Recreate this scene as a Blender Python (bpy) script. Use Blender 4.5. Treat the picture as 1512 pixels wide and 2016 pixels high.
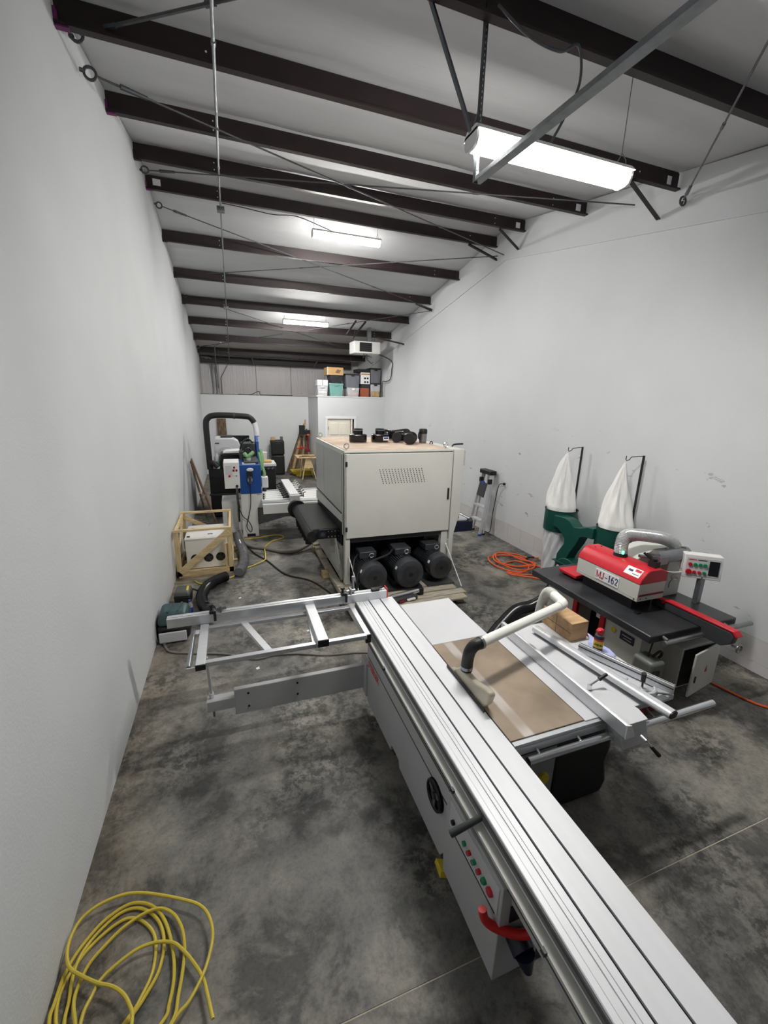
import bpy, bmesh, math, random
from mathutils import Vector, Matrix
random.seed(7)
for o in list(bpy.data.objects): bpy.data.objects.remove(o, do_unlink=True)
SC = bpy.context.scene
COL = SC.collection
# ------------------------------------------------------------------ camera
W = 6.395                       # room width (x), y runs into the room, z up
YAW, PITCH, ROLL = 0.34840, 0.26218, 0.02414
def cam_axes():
    cy, sy = math.cos(YAW), math.sin(YAW)
    fwd = Vector((sy*math.cos(PITCH), cy*math.cos(PITCH), -math.sin(PITCH)))
    r0 = Vector((cy, -sy, 0)); u0 = r0.cross(fwd)
    r = r0*math.cos(ROLL) + u0*math.sin(ROLL)
    u = -r0*math.sin(ROLL) + u0*math.cos(ROLL)
    return r, u, fwd
_r, _u, _f = cam_axes()
cd = bpy.data.cameras.new('camera'); cam = bpy.data.objects.new('camera', cd); COL.objects.link(cam)
cam.matrix_world = Matrix(((_r.x, _u.x, -_f.x, 1.023), (_r.y, _u.y, -_f.y, 0.0), (_r.z, _u.z, -_f.z, 2.87), (0, 0, 0, 1)))
cd.sensor_fit = 'VERTICAL'; cd.sensor_height = 36.0; cd.lens = 818.4/2016*36.0
cd.clip_start = 0.05; cd.clip_end = 100
SC.camera = cam
# ------------------------------------------------------------------ world, exposure
wd = bpy.data.worlds.new('world'); SC.world = wd; wd.use_nodes = True
wd.node_tree.nodes['Background'].inputs[0].default_value = (0.6, 0.65, 0.7, 1)
wd.node_tree.nodes['Background'].inputs[1].default_value = 0.3
SC.view_settings.view_transform = 'Standard'; SC.view_settings.look = 'None'
SC.cycles.max_bounces = 7; SC.cycles.diffuse_bounces = 4; SC.cycles.glossy_bounces = 3; SC.cycles.transmission_bounces = 2; SC.cycles.transparent_max_bounces = 6
SC.cycles.caustics_reflective = False; SC.cycles.caustics_refractive = False
SC.view_settings.exposure = 2.0; SC.view_settings.gamma = 1.0
SC.view_settings.use_curve_mapping = False
LAMP = 48.0                      # strength of the strip lights diffusers
# ------------------------------------------------------------------ materials
M = {}
def srgb(c):
    f = lambda v: v/12.92 if v <= .04045 else ((v+.055)/1.055)**2.4
    return tuple(f(v/255) for v in c)
def mat(name, col, rough=.5, metal=0, var=.0, scale=6, bump=0, bscale=40, emit=None, es=0, trans=0, alpha=1, coat=0, spec=.5, stretch=None, col2=None, detail=6):
    m = bpy.data.materials.new(name); m.use_nodes = True; nt = m.node_tree; N = nt.nodes; L = nt.links
    b = N['Principled BSDF']; c = srgb(col)
    b.inputs['Base Color'].default_value = (*c, 1); b.inputs['Roughness'].default_value = rough
    b.inputs['Metallic'].default_value = metal; b.inputs['Specular IOR Level'].default_value = spec
    b.inputs['Coat Weight'].default_value = coat; b.inputs['Transmission Weight'].default_value = trans
    b.inputs['Alpha'].default_value = alpha
    tc = N.new('ShaderNodeTexCoord'); vec = tc.outputs['Object']
    if stretch:
        mp = N.new('ShaderNodeMapping'); mp.inputs['Scale'].default_value = stretch
        L.new(vec, mp.inputs['Vector']); vec = mp.outputs['Vector']
    if var or col2:
        n = N.new('ShaderNodeTexNoise'); n.inputs['Scale'].default_value = scale; n.inputs['Detail'].default_value = detail
        L.new(vec, n.inputs['Vector'])
        r = N.new('ShaderNodeValToRGB'); e = r.color_ramp.elements
        e[0].position = .32; e[1].position = .68
        c2 = srgb(col2) if col2 else c
        e[0].color = (*[v*(1-var) for v in c], 1); e[1].color = (*[min(1, v*(1+var*.5)) for v in c2], 1)
        L.new(n.outputs['Fac'], r.inputs['Fac']); L.new(r.outputs['Color'], b.inputs['Base Color'])
    if bump:
        n2 = N.new('ShaderNodeTexNoise'); n2.inputs['Scale'].default_value = bscale; n2.inputs['Detail'].default_value = 4
        L.new(vec, n2.inputs['Vector'])
        bp = N.new('ShaderNodeBump'); bp.inputs['Strength'].default_value = bump; bp.inputs['Distance'].default_value = .02
        L.new(n2.outputs['Fac'], bp.inputs['Height']); L.new(bp.outputs['Normal'], b.inputs['Normal'])
    if emit:
        b.inputs['Emission Color'].default_value = (*emit, 1); b.inputs['Emission Strength'].default_value = es
    M[name] = m; return m
def scuff_mat(name, col, rough, thr=.70, scale=9, stretch=(1, 1, 1), dark=(120, 120, 118), amt=.6, var=.03, mask=None):
    """painted wall with sparse dark scuffs that have a shape of their own"""
    m = mat(name, col, rough, var=var, scale=1.3, bump=.08, bscale=60); nt = m.node_tree; N = nt.nodes; L = nt.links
    b = N['Principled BSDF']; src = b.inputs['Base Color'].links[0].from_socket
    tc = N.new('ShaderNodeTexCoord'); mp = N.new('ShaderNodeMapping'); mp.inputs['Scale'].default_value = stretch
    L.new(tc.outputs['Object'], mp.inputs['Vector'])
    n = N.new('ShaderNodeTexNoise'); n.inputs['Scale'].default_value = scale; n.inputs['Detail'].default_value = 5; n.inputs['Roughness'].default_value = .62
    L.new(mp.outputs['Vector'], n.inputs['Vector'])
    r = N.new('ShaderNodeValToRGB'); e = r.color_ramp.elements; e[0].position = thr; e[1].position = thr+.035
    e[0].color = (0, 0, 0, 1); e[1].color = (amt, amt, amt, 1)
    L.new(n.outputs['Fac'], r.inputs['Fac'])
    sz = N.new('ShaderNodeSeparateXYZ'); L.new(tc.outputs['Object'], sz.inputs[0])
    zr = N.new('ShaderNodeMapRange'); zr.inputs['From Min'].default_value = 2.6; zr.inputs['From Max'].default_value = 1.9; L.new(sz.outputs['Z'], zr.inputs['Value'])
    mu = N.new('ShaderNodeMath'); mu.operation = 'MULTIPLY'; L.new(r.outputs['Color'], mu.inputs[0]); L.new(zr.outputs['Result'], mu.inputs[1])
    mx = N.new('ShaderNodeMix'); mx.data_type = 'RGBA'
    L.new(mu.outputs[0], mx.inputs['Factor']); L.new(src, mx.inputs['A']); mx.inputs['B'].default_value = (*srgb(dark), 1)
    L.new(mx.outputs['Result'], b.inputs['Base Color']); return m
scuff_mat('wall_paint', (215, 218, 220), .75, thr=.69, scale=5, stretch=(1, .45, 1.5), dark=(160, 162, 162))
scuff_mat('wall_worn', (215, 218, 220), .75, thr=.66, scale=6, stretch=(1, .6, 1.25), dark=(118, 118, 118))
mat('gypsum', (206, 204, 204), .85, var=.04, scale=5)
mat('far_seam', (150, 148, 152), .6)
mat('seam', (168, 166, 166), .9, var=.1, scale=30)
mat('insulation', (208, 209, 211), .9, var=.04, scale=2.5, spec=.15, bump=.5, bscale=3.2, stretch=(.35, 1.6, 1.6))
mat('far_insulation', (206, 204, 209), .36, var=.05, scale=2.0, bump=.9, bscale=7, stretch=(2.2, 1, .22))
mat('primer_red', (40, 26, 28), .55, var=.25, scale=5, bump=.03)
mat('primer_dark', (38, 30, 34), .6, var=.2, scale=5)
mat('galv', (140, 144, 148), .42, .75, var=.18, scale=18)
mat('galv_dark', (88, 92, 96), .5, .6, var=.15, scale=14)
mat('rod', (88, 88, 92), .5, .5, var=.2, scale=20)
mat('magenta_paint', (112, 40, 100), .6)
mat('alu', (222, 224, 228), .36, .55, var=.04, scale=5, stretch=(1, 8, 1))
mat('alu_top', (226, 228, 232), .42, .08, var=.04, scale=2.2, stretch=(6, .6, 1))
mat('alu_x', (206, 209, 213), .34, .6, var=.05, scale=5, stretch=(1, 8, 8))
mat('alu_side', (120, 122, 124), .45, .5, var=.08, scale=8, stretch=(1, .5, 6))
mat('chrome', (226, 228, 232), .16, .95)
mat('steel', (150, 152, 155), .32, .85, var=.1, scale=12)
mat('cream', (207, 207, 201), .42, var=.03, scale=3)
mat('cream_dark', (186, 186, 180), .45, var=.04, scale=4)
mat('saw_grey', (186, 188, 190), .42, var=.04, scale=3)
mat('saw_grey_dark', (150, 152, 153), .45, var=.05, scale=4)
mat('light_grey', (208, 209, 213), .38, var=.03, scale=3)
mat('white_pvc', (236, 236, 230), .35)
mat('front_panel', (96, 98, 102), .7, var=.05)
mat('white_paint', (234, 234, 232), .4, var=.02)
mat('black', (22, 23, 25), .5, var=.2, scale=9)
mat('black_gloss', (14, 15, 17), .25)
mat('rubber', (26, 27, 28), .7, bump=.05)
mat('motor_grey', (104, 108, 102), .45, var=.1)
mat('dark_grey', (58, 60, 63), .5, var=.15, scale=8)
mat('motor_black', (60, 62, 66), .36, var=.25, scale=7)
mat('cast_dark', (52, 54, 57), .34, .35, var=.25, scale=3.5, col2=(66, 68, 71))
mat('red', (196, 28, 44), .38, var=.05, scale=5)
mat('red_dark', (128, 26, 38), .45, var=.1)
mat('red_hose', (206, 34, 36), .4)
mat('blue', (26, 76, 150), .42, var=.05, scale=4)
mat('navy', (20, 26, 52), .4)
mat('blue_plastic', (44, 72, 170), .4)
mat('green', (10, 74, 64), .38, var=.12, scale=6)
mat('green_btn', (26, 140, 92), .35)
mat('red_btn', (200, 36, 48), .35)
mat('lime', (112, 158, 104), .5, var=.2, scale=20)
mat('yellow_cord', (214, 192, 70), .5, var=.06, scale=20)
mat('orange_cord', (226, 96, 44), .5, var=.08, scale=20)
mat('grey_cord', (130, 124, 118), .6, var=.1, scale=20)
mat('black_cord', (30, 29, 31), .6)
mat('yellow', (222, 196, 60), .5)
mat('pine', (212, 184, 136), .65, var=.16, scale=5, stretch=(6, 6, 1), col2=(226, 204, 160), bump=.05)
mat('pine_x', (208, 180, 134), .65, var=.18, scale=5, stretch=(1, 6, 6), col2=(226, 204, 160), bump=.05)
mat('pine_old', (176, 150, 108), .7, var=.25, scale=6, stretch=(1, 6, 6), col2=(196, 172, 130))
mat('pallet', (170, 160, 142), .75, var=.2, scale=6, stretch=(1, 5, 5), col2=(190, 182, 166))
mat('brown_board', (132, 102, 78), .7, var=.2, scale=4, stretch=(5, 5, 1))
mat('dark_wood', (80, 62, 48), .7, var=.35, scale=5, stretch=(5, 5, 1), col2=(118, 96, 74))
mat('box_wood', (178, 142, 104), .6, var=.14, scale=4, stretch=(1, 5, 3), col2=(196, 162, 120))
mat('cardboard', (196, 160, 108), .8, var=.08, scale=5)
mat('cardboard_red', (164, 92, 64), .8, var=.2, scale=5)
mat('teal_tub', (120, 172, 166), .45, var=.05)
mat('grey_tub', (116, 120, 128), .45, var=.05)
mat('dark_tub', (44, 44, 50), .45, var=.05)
mat('clear_tub', (198, 200, 206), .3, var=.1, scale=8)
mat('pink_paper', (214, 196, 194), .7, var=.15, scale=20)
mat('door_cream', (240, 234, 220), .5)
mat('trim_white', (238, 238, 238), .5)
mat('teal_case', (52, 78, 82), .45, var=.1)
mat('grey_case', (84, 88, 84), .5, var=.1)
mat('rag', (176, 182, 226), .9, bump=.3, bscale=30)
mat('bag_cloth', (240, 240, 238), .9, var=.02, bump=.5, bscale=9, stretch=(2, 2, .5))
mat('bag_plastic', (214, 216, 220), .3, var=.05, bump=.6, bscale=8, stretch=(2, 2, .6))
mat('guard_plastic', (198, 190, 172), .25, alpha=.72)
mat('hose_clear', (186, 188, 190), .25, .1, alpha=.82, var=.15, scale=25)
mat('hose_black', (36, 36, 39), .22, var=.2, scale=12)
mat('hose_smoke', (122, 122, 126), .2, .2, var=.25, scale=14)
mat('label_white', (238, 238, 240), .5)
mat('ink_navy', (44, 44, 92), .5)
mat('ink_red', (190, 30, 60), .5)
mat('ink_black', (24, 24, 26), .6)
mat('logo_red', (206, 48, 36), .5)
mat('dust_top', (196, 166, 146), .85, var=.12, scale=2.6, col2=(206, 190, 172))
mat('lens', (255, 255, 255), .4, emit=(1.0, .975, .93), es=LAMP)
mat('screen_dark', (26, 30, 34), .25)
mat('green_led', (60, 220, 110), .4, emit=(.1, 1, .35), es=1.5)
# brown cast-iron table with rubbed, milky strips
def table_mat():
    m = mat('rust_table', (142, 126, 108), .42, .25, var=.16, scale=3.2, col2=(158, 142, 124)); N = m.node_tree.nodes; L = m.node_tree.links
    b = N['Principled BSDF']; src = b.inputs['Base Color'].links[0].from_socket
    tc = N.new('ShaderNodeTexCoord'); sp = N.new('ShaderNodeSeparateXYZ'); L.new(tc.outputs['Object'], sp.inputs[0])
    r = N.new('ShaderNodeValToRGB'); e = r.color_ramp.elements
    e[0].position = .0; e[0].color = (0, 0, 0, 1); e[1].position = 1; e[1].color = (0, 0, 0, 1)
    for p, v in ((.17, 0), (.20, .75), (.30, .75), (.33, 0)):
        q = e.new(p); q.color = (v, v, v, 1)
    mr = N.new('ShaderNodeMapRange'); mr.inputs['From Min'].default_value = 2.49-2.55; mr.inputs['From Max'].default_value = 3.07-2.55
    L.new(sp.outputs['X'], mr.inputs['Value']); L.new(mr.outputs['Result'], r.inputs['Fac'])
    n = N.new('ShaderNodeTexNoise'); n.inputs['Scale'].default_value = 2.2; n.inputs['Detail'].default_value = 2
    L.new(tc.outputs['Object'], n.inputs['Vector'])
    r2 = N.new('ShaderNodeValToRGB'); r2.color_ramp.elements[0].position = .34; r2.color_ramp.elements[1].position = .50
    L.new(n.outputs['Fac'], r2.inputs['Fac'])
    mu = N.new('ShaderNodeMath'); mu.operation = 'MULTIPLY'; L.new(r.outputs['Color'], mu.inputs[0]); L.new(r2.outputs['Color'], mu.inputs[1])
    mx = N.new('ShaderNodeMix'); mx.data_type = 'RGBA'; L.new(mu.outputs[0], mx.inputs['Factor']); L.new(src, mx.inputs['A'])
    mx.inputs['B'].default_value = (*srgb((198, 192, 190)), 1); L.new(mx.outputs['Result'], b.inputs['Base Color'])
table_mat()
# stained, mottled concrete
def concrete():
    m = bpy.data.materials.new('concrete'); m.use_nodes = True; N = m.node_tree.nodes; L = m.node_tree.links; b = N['Principled BSDF']
    tc = N.new('ShaderNodeTexCoord'); V = tc.outputs['Object']
    def noise(s, d, r=.6, dist=0):
        n = N.new('ShaderNodeTexNoise'); n.inputs['Scale'].default_value = s; n.inputs['Detail'].default_value = d
        n.inputs['Roughness'].default_value = r; n.inputs['Distortion'].default_value = dist; L.new(V, n.inputs['Vector']); return n.outputs['Fac']
    def ramp(f, stops):
        r = N.new('ShaderNodeValToRGB'); e = r.color_ramp.elements
        e[0].position, e[1].position = stops[0][0], stops[-1][0]; e[0].color = (*stops[0][1], 1); e[1].color = (*stops[-1][1], 1)
        for p, c in stops[1:-1]: e.new(p).color = (*c, 1)
        L.new(f, r.inputs['Fac']); return r.outputs['Color']
    base = ramp(noise(.7, 8, .62, .25), [(.34, srgb((96, 96, 93))), (.46, srgb((121, 119, 114))), (.56, srgb((140, 136, 128))), (.68, srgb((158, 152, 141)))])
    cloud = ramp(noise(2.3, 10, .70, .3), [(.40, (.36, .37, .38)), (.48, (.80, .80, .80)), (.56, (1, 1, 1)), (.68, (1.25, 1.22, 1.16))])
    fine = ramp(noise(34, 6, .75, 0), [(.34, (.70, .70, .71)), (.50, (1, 1, 1)), (.70, (1.16, 1.15, 1.13))])
    spots = ramp(noise(10, 10, .76, .15), [(.45, (.28, .29, .30)), (.50, (.70, .70, .70)), (.55, (1.05, 1.05, 1.05))])
    sm = ramp(noise(.9, 4, .6, .3), [(.45, (0, 0, 0)), (.58, (1, 1, 1))])
    def mul(a, c, fac=None):
        x = N.new('ShaderNodeMix'); x.data_type = 'RGBA'; x.blend_type = 'MULTIPLY'; x.inputs['Factor'].default_value = 1
        if fac: L.new(fac, x.inputs['Factor'])
        L.new(a, x.inputs['A']); L.new(c, x.inputs['B']); return x.outputs['Result']
    col = mul(mul(mul(base, cloud), fine), spots, sm)
    # tan dirt that gathers along the left wall
    sp = N.new('ShaderNodeSeparateXYZ'); L.new(V, sp.inputs[0]); nn = noise(2.2, 5, .65, .5)
    ad = N.new('ShaderNodeMath'); ad.operation = 'MULTIPLY_ADD'; ad.inputs[1].default_value = .9; L.new(nn, ad.inputs[0]); L.new(sp.outputs['X'], ad.inputs[2])
    dirt = ramp(ad.outputs[0], [(.30, (.75, .75, .75)), (.95, (0, 0, 0))])
    x = N.new('ShaderNodeMix'); x.data_type = 'RGBA'; x.blend_type = 'MULTIPLY'; L.new(dirt, x.inputs['Factor']); L.new(col, x.inputs['A']); x.inputs['B'].default_value = (1.0, .84, .66, 1)
    L.new(x.outputs['Result'], b.inputs['Base Color'])
    rr = N.new('ShaderNodeMapRange'); rr.inputs['To Min'].default_value = .42; rr.inputs['To Max'].default_value = .75
    L.new(noise(1.6, 4), rr.inputs['Value']); L.new(rr.outputs['Result'], b.inputs['Roughness'])
    bp = N.new('ShaderNodeBump'); bp.inputs['Strength'].default_value = .06; bp.inputs['Distance'].default_value = .02
    L.new(noise(22, 6), bp.inputs['Height']); L.new(bp.outputs['Normal'], b.inputs['Normal'])
    M['concrete'] = m
concrete()
mat('joint_dust', (196, 188, 170), .9, var=.2, scale=12)
# ------------------------------------------------------------------ mesh builder
def V3(*a): return Vector(a[0] if len(a) == 1 else a)
class MB:
    def __init__(s): s.v = []; s.f = []; s.sm = []; s.mi = []; s.cur = 0
    def add(s, vs, fs, smooth=False):
        o = len(s.v); s.v += [Vector(p) for p in vs]
        for f in fs: s.f.append([i+o for i in f]); s.sm.append(smooth); s.mi.append(s.cur)
        return s
    def box(s, x0, x1, y0, y1, z0, z1):
        x0, x1 = sorted((x0, x1)); y0, y1 = sorted((y0, y1)); z0, z1 = sorted((z0, z1))
        return s.add([(x0, y0, z0), (x1, y0, z0), (x1, y1, z0), (x0, y1, z0), (x0, y0, z1), (x1, y0, z1), (x1, y1, z1), (x0, y1, z1)],
            [(0, 3, 2, 1), (4, 5, 6, 7), (0, 1, 5, 4), (1, 2, 6, 5), (2, 3, 7, 6), (3, 0, 4, 7)])
    def hexa(s, lo, hi):
        """8 corner points: lower ring of 4 (counter-clockwise from above), upper ring of 4"""
        return s.add(list(lo)+list(hi), [(0, 3, 2, 1), (4, 5, 6, 7), (0, 1, 5, 4), (1, 2, 6, 5), (2, 3, 7, 6), (3, 0, 4, 7)])
    def beam(s, p0, p1, w, h, up=(0, 0, 1)):
        p0, p1 = Vector(p0), Vector(p1); d = (p1-p0).normalized(); u = Vector(up)
        if abs(d.dot(u)) > .98: u = Vector((0, 1, 0))
        a = d.cross(u).normalized()*w/2; c = a.cross(d).normalized()*h/2
        return s.hexa([p0-a-c, p0+a-c, p1+a-c, p1-a-c], [p0-a+c, p0+a+c, p1+a+c, p1-a+c])
    def cyl(s, p0, p1, r, n=16, r1=None, cap=True, smooth=True):
        p0, p1 = Vector(p0), Vector(p1); d = (p1-p0).normalized(); r1 = r if r1 is None else r1
        u = Vector((0, 0, 1)) if abs(d.z) < .9 else Vector((1, 0, 0))
        a = d.cross(u).normalized(); b = d.cross(a)
        ring = lambda p, R: [p+(a*math.cos(t)+b*math.sin(t))*R for t in [2*math.pi*i/n for i in range(n)]]
        vs = ring(p0, r)+ring(p1, r1)
        s.add(vs, [(i, (i+1) % n, n+(i+1) % n, n+i) for i in range(n)], smooth)
        if cap: s.add(ring(p0, r), [tuple(range(n-1, -1, -1))]); s.add(ring(p1, r1), [tuple(range(n))])
        return s
    def tube(s, pts, r, n=8, rf=None, cap=True, close=False, flat=1.0):
        P = [Vector(p) for p in pts]; m = len(P); vs = []; prev = None
        for i in range(m):
            if close: t = (P[(i+1) % m]-P[i-1])
            else: t = P[min(i+1, m-1)]-P[max(i-1, 0)]
            t = t.normalized() if t.length > 1e-9 else Vector((0, 0, 1))
            if prev is None:
                u = Vector((0, 0, 1)) if abs(t.z) < .9 else Vector((1, 0, 0)); a = t.cross(u).normalized()
            else: a = (prev-t*prev.dot(t)); a = a.normalized() if a.length > 1e-6 else t.cross(Vector((0, 0, 1))).normalized()
            prev = a; b = t.cross(a); R = rf(i/(m-1)) if rf else r
            vs += [P[i]+(a*math.cos(q)+b*math.sin(q)*flat)*R for q in [2*math.pi*k/n for k in range(n)]]
        fs = [(i*n+k, i*n+(k+1) % n, (i+1)*n+(k+1) % n, (i+1)*n+k) for i in range(m-1) for k in range(n)]
        if close: fs += [((m-1)*n+k, (m-1)*n+(k+1) % n, (k+1) % n, k) for k in range(n)]
        s.add(vs, fs, True)
        if cap and not close: s.add(vs[:n], [tuple(range(n-1, -1, -1))]); s.add(vs[-n:], [tuple(range(n))])
        return s
    def hose(s, pts, r, pitch=.02, amp=.1, n=14, per=14):
        """corrugated flexible hose along a smooth path"""
        P = resample(spl(pts, 12), pitch/2)
        vs = []; k = [0]
        Q = MB(); m = len(P)
        Q.tube(P, r, n, rf=lambda t: r*(1+amp*(.5 if int(round(t*(m-1))) % 2 else -.5)))
        return s.add(Q.v, Q.f, True)
    def lathe(s, prof, org=(0, 0, 0), axis='z', n=24, smooth=True):
        org = Vector(org); vs = []
        ax = {'z': lambda r, h, c, q: (r*c, r*q, h), 'y': lambda r, h, c, q: (r*c, h, r*q), 'x': lambda r, h, c, q: (h, r*c, r*q)}[axis]
        for r, h in prof: vs += [org+Vector(ax(r, h, math.cos(2*math.pi*i/n), math.sin(2*math.pi*i/n))) for i in range(n)]
        fs = [(j*n+i, j*n+(i+1) % n, (j+1)*n+(i+1) % n, (j+1)*n+i) for j in range(len(prof)-1) for i in range(n)]
        s.add(vs, fs, smooth); return s
    def prism(s, poly, axis, a, b, smooth=False):
        n = len(poly); f = {'x': lambda p, t: (t, p[0], p[1]), 'y': lambda p, t: (p[0], t, p[1]), 'z': lambda p, t: (p[0], p[1], t)}[axis]
        lo = [f(p, a) for p in poly]; hi = [f(p, b) for p in poly]
        s.add(lo+hi, [(i, (i+1) % n, n+(i+1) % n, n+i) for i in range(n)], smooth)
        s.add(lo, [tuple(range(n-1, -1, -1))]); s.add(hi, [tuple(range(n))]); return s
    def torus(s, c, R, r, axis='z', n=24, k=8, a0=0, a1=2*math.pi):
        full = abs(a1-a0-2*math.pi) < 1e-6; c = Vector(c); m = n if full else n+1
        f = {'z': lambda x, y: (x, y, 0), 'x': lambda x, y: (0, x, y), 'y': lambda x, y: (x, 0, y)}[axis]
        pts = [c+Vector(f(R*math.cos(a0+(a1-a0)*i/n), R*math.sin(a0+(a1-a0)*i/n))) for i in range(m)]
        return s.tube(pts, r, k, close=full)
    def ball(s, c, r, n=12, sq=(1, 1, 1)):
        prof = [(r*math.sin(math.pi*i/n), -r*math.cos(math.pi*i/n)) for i in range(n+1)]; Q = MB(); Q.lathe(prof, n=n*2)
        return s.add([Vector((p.x*sq[0], p.y*sq[1], p.z*sq[2]))+Vector(c) for p in Q.v], Q.f, True)
    def xf(s, mtx):
        s.v = [mtx @ p for p in s.v]; return s
    def mesh(s, name, off=Vector((0, 0, 0)), weld=True):
        me = bpy.data.meshes.new(name); me.from_pydata([p-off for p in s.v], [], s.f); me.update()
        for p, sm, mi in zip(me.polygons, s.sm, s.mi): p.use_smooth = sm; p.material_index = mi
        bm = bmesh.new(); bm.from_mesh(me)
        if weld: bmesh.ops.remove_doubles(bm, verts=bm.verts, dist=1e-5)
        bmesh.ops.recalc_face_normals(bm, faces=bm.faces); bm.to_mesh(me); bm.free()
        me.set_sharp_from_angle(angle=math.radians(38)); return me
def spl(pts, k=8, close=False):
    P = [Vector(p) for p in pts]; n = len(P); out = []
    g = (lambda i: P[i % n]) if close else (lambda i: P[max(0, min(n-1, i))])
    for i in range(n if close else n-1):
        a, b, c, d = g(i-1), g(i), g(i+1), g(i+2)
        for j in range(k):
            t = j/k; out.append(.5*((2*b)+(c-a)*t+(2*a-5*b+4*c-d)*t*t+(3*b-a-3*c+d)*t**3))
    if not close: out.append(P[-1])
    return out
def resample(P, step):
    out = [P[0]]; acc = 0
    for a, b in zip(P, P[1:]):
        L = (b-a).length
        if L < 1e-9: continue
        d = step-acc
        while d <= L: out.append(a+(b-a)*(d/L)); d += step
        acc = (acc+L) % step
    return out
# ------------------------------------------------------------------ objects
OFF = {}
def _mats(me, m):
    for q in (m if isinstance(m, (list, tuple)) else [m]): me.materials.append(M[q])
def tag(o, label=None, cat=None, group=None, kind=None):
    if label: o['label'] = label
    if cat: o['category'] = cat
    if group: o['group'] = group
    if kind: o['kind'] = kind
    return o
def thing(name, label, cat, loc=(0, 0, 0), group=None):
    o = bpy.data.objects.new(name, None); COL.objects.link(o); o.location = loc; o.empty_display_size = .1
    OFF[o] = Vector(loc); return tag(o, label, cat, group)
def bev(o, w, seg=2):
    if w:
        b = o.modifiers.new('bevel', 'BEVEL'); b.width = w; b.segments = seg; b.limit_method = 'ANGLE'; b.angle_limit = math.radians(40)
        b.harden_normals = False
def part(name, mb, m, parent, bevel=0, label=None, seg=2, kind=None):
    off = OFF[parent]; me = mb.mesh(name, off); _mats(me, m)
    o = bpy.data.objects.new(name, me); COL.objects.link(o); o.parent = parent; OFF[o] = off
    bev(o, bevel, seg); tag(o, label, kind=kind); return o
def solo(name, mb, m, label, cat, group=None, bevel=0, kind=None):
    xs = [p.x for p in mb.v]; ys = [p.y for p in mb.v]; zs = [p.z for p in mb.v]
    off = Vector(((min(xs)+max(xs))/2, (min(ys)+max(ys))/2, min(zs))); me = mb.mesh(name, off); _mats(me, m)
    o = bpy.data.objects.new(name, me); COL.objects.link(o); o.location = off; OFF[o] = off
    bev(o, bevel); return tag(o, label, cat, group, kind)
def struct(name, mb, m, bevel=0, label=None):
    me = mb.mesh(name); _mats(me, m); o = bpy.data.objects.new(name, me); COL.objects.link(o); OFF[o] = Vector((0, 0, 0))
    bev(o, bevel); o['kind'] = 'structure'; tag(o, label); return o
def text_mb(txt, size, org, right, up, depth=.001, offset=0.0, align='LEFT', sx=1.0):
    """lettering as a thin mesh: org is the baseline start, right/up the writing directions"""
    cu = bpy.data.curves.new('lettering', 'FONT'); cu.body = txt; cu.size = size; cu.extrude = 0; cu.offset = offset; cu.align_x = align
    cu.resolution_u = 3
    ob = bpy.data.objects.new('lettering', cu); COL.objects.link(ob)
    bpy.context.view_layer.update()
    me = bpy.data.meshes.new_from_object(ob.evaluated_get(bpy.context.evaluated_depsgraph_get()))
    R = Vector(right).normalized(); U = Vector(up).normalized(); Nn = R.cross(U).normalized(); o = Vector(org)
    mb = MB(); mb.add([o+R*p.co.x*sx+U*p.co.y+Nn*depth for p in me.vertices], [tuple(p.vertices) for p in me.polygons])
    bpy.data.objects.remove(ob, do_unlink=True); bpy.data.curves.remove(cu); bpy.data.meshes.remove(me); return mb
def dup(root, delta, label=None):
    r = root.copy(); COL.objects.link(r); r.location = Vector(root.location)+Vector(delta); OFF[r] = Vector(r.location)
    if label: r['label'] = label
    for ch in list(root.children):
        c = ch.copy(); COL.objects.link(c); c.parent = r
        for g in list(ch.children):
            d = g.copy(); COL.objects.link(d); d.parent = c
    return r
def pushpart(name, me, m, parent, loc):
    """a part that shares mesh data"""
    o = bpy.data.objects.new(name, me); COL.objects.link(o); o.parent = parent; o.location = Vector(loc)-OFF[parent]; OFF[o] = OFF[parent]; return o
# ================================================================== the building
RIDGE, SLOPE, ZR = 7.95, .17, 6.2465
YN, YF = -2.7, 18.6
def roofz(y): return ZR-SLOPE*abs(y-RIDGE)
# floor: dusty bed with two concrete slabs, a saw-cut joint between them
fl = struct('floor', MB().box(-.15, W+.15, YN-.1, YF+.1, -.12, -.003), 'joint_dust', label='grey stained concrete floor')
part('concrete_slab', MB().box(0, W, YN, 1.247, -.0025, 0), 'concrete', fl)
part('concrete_slab', MB().box(0, W, 1.2545, YF, -.0025, 0), 'concrete', fl)
g = lambda x0, x1, d=0: MB().prism([(YN, -.02), (YF, -.02), (YF, roofz(YF)-d), (RIDGE, ZR-d), (YN, roofz(YN)-d)], 'x', x0, x1)
struct('wall_left', g(-.15, 0), 'wall_paint', label='long white painted wall at the left')
wr = struct('wall_right', g(W, W+.15), 'wall_paint', label='long white painted wall at the right')
dry = MB().prism([(YN, .40), (YF, .40), (YF, roofz(YF)-.62), (RIDGE, ZR-.62), (YN, roofz(YN)-.62)], 'x', W-.012, W)
part('drywall_panel', dry, 'wall_worn', wr)
part('drywall_patch', MB().box(W-.010, W, YN, YF, .125, .397), 'gypsum', wr, label='bare pinkish drywall strip near the floor')
part('drywall_patch', MB().box(W-.013, W, YN, YF, 0.004, .121), 'gypsum', wr)
for i in range(6):
    part('drywall_seam', MB().box(W-.0112, W-.009, 5.35+i*.42, 5.354+i*.42, .004, .39), 'seam', wr)
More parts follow.
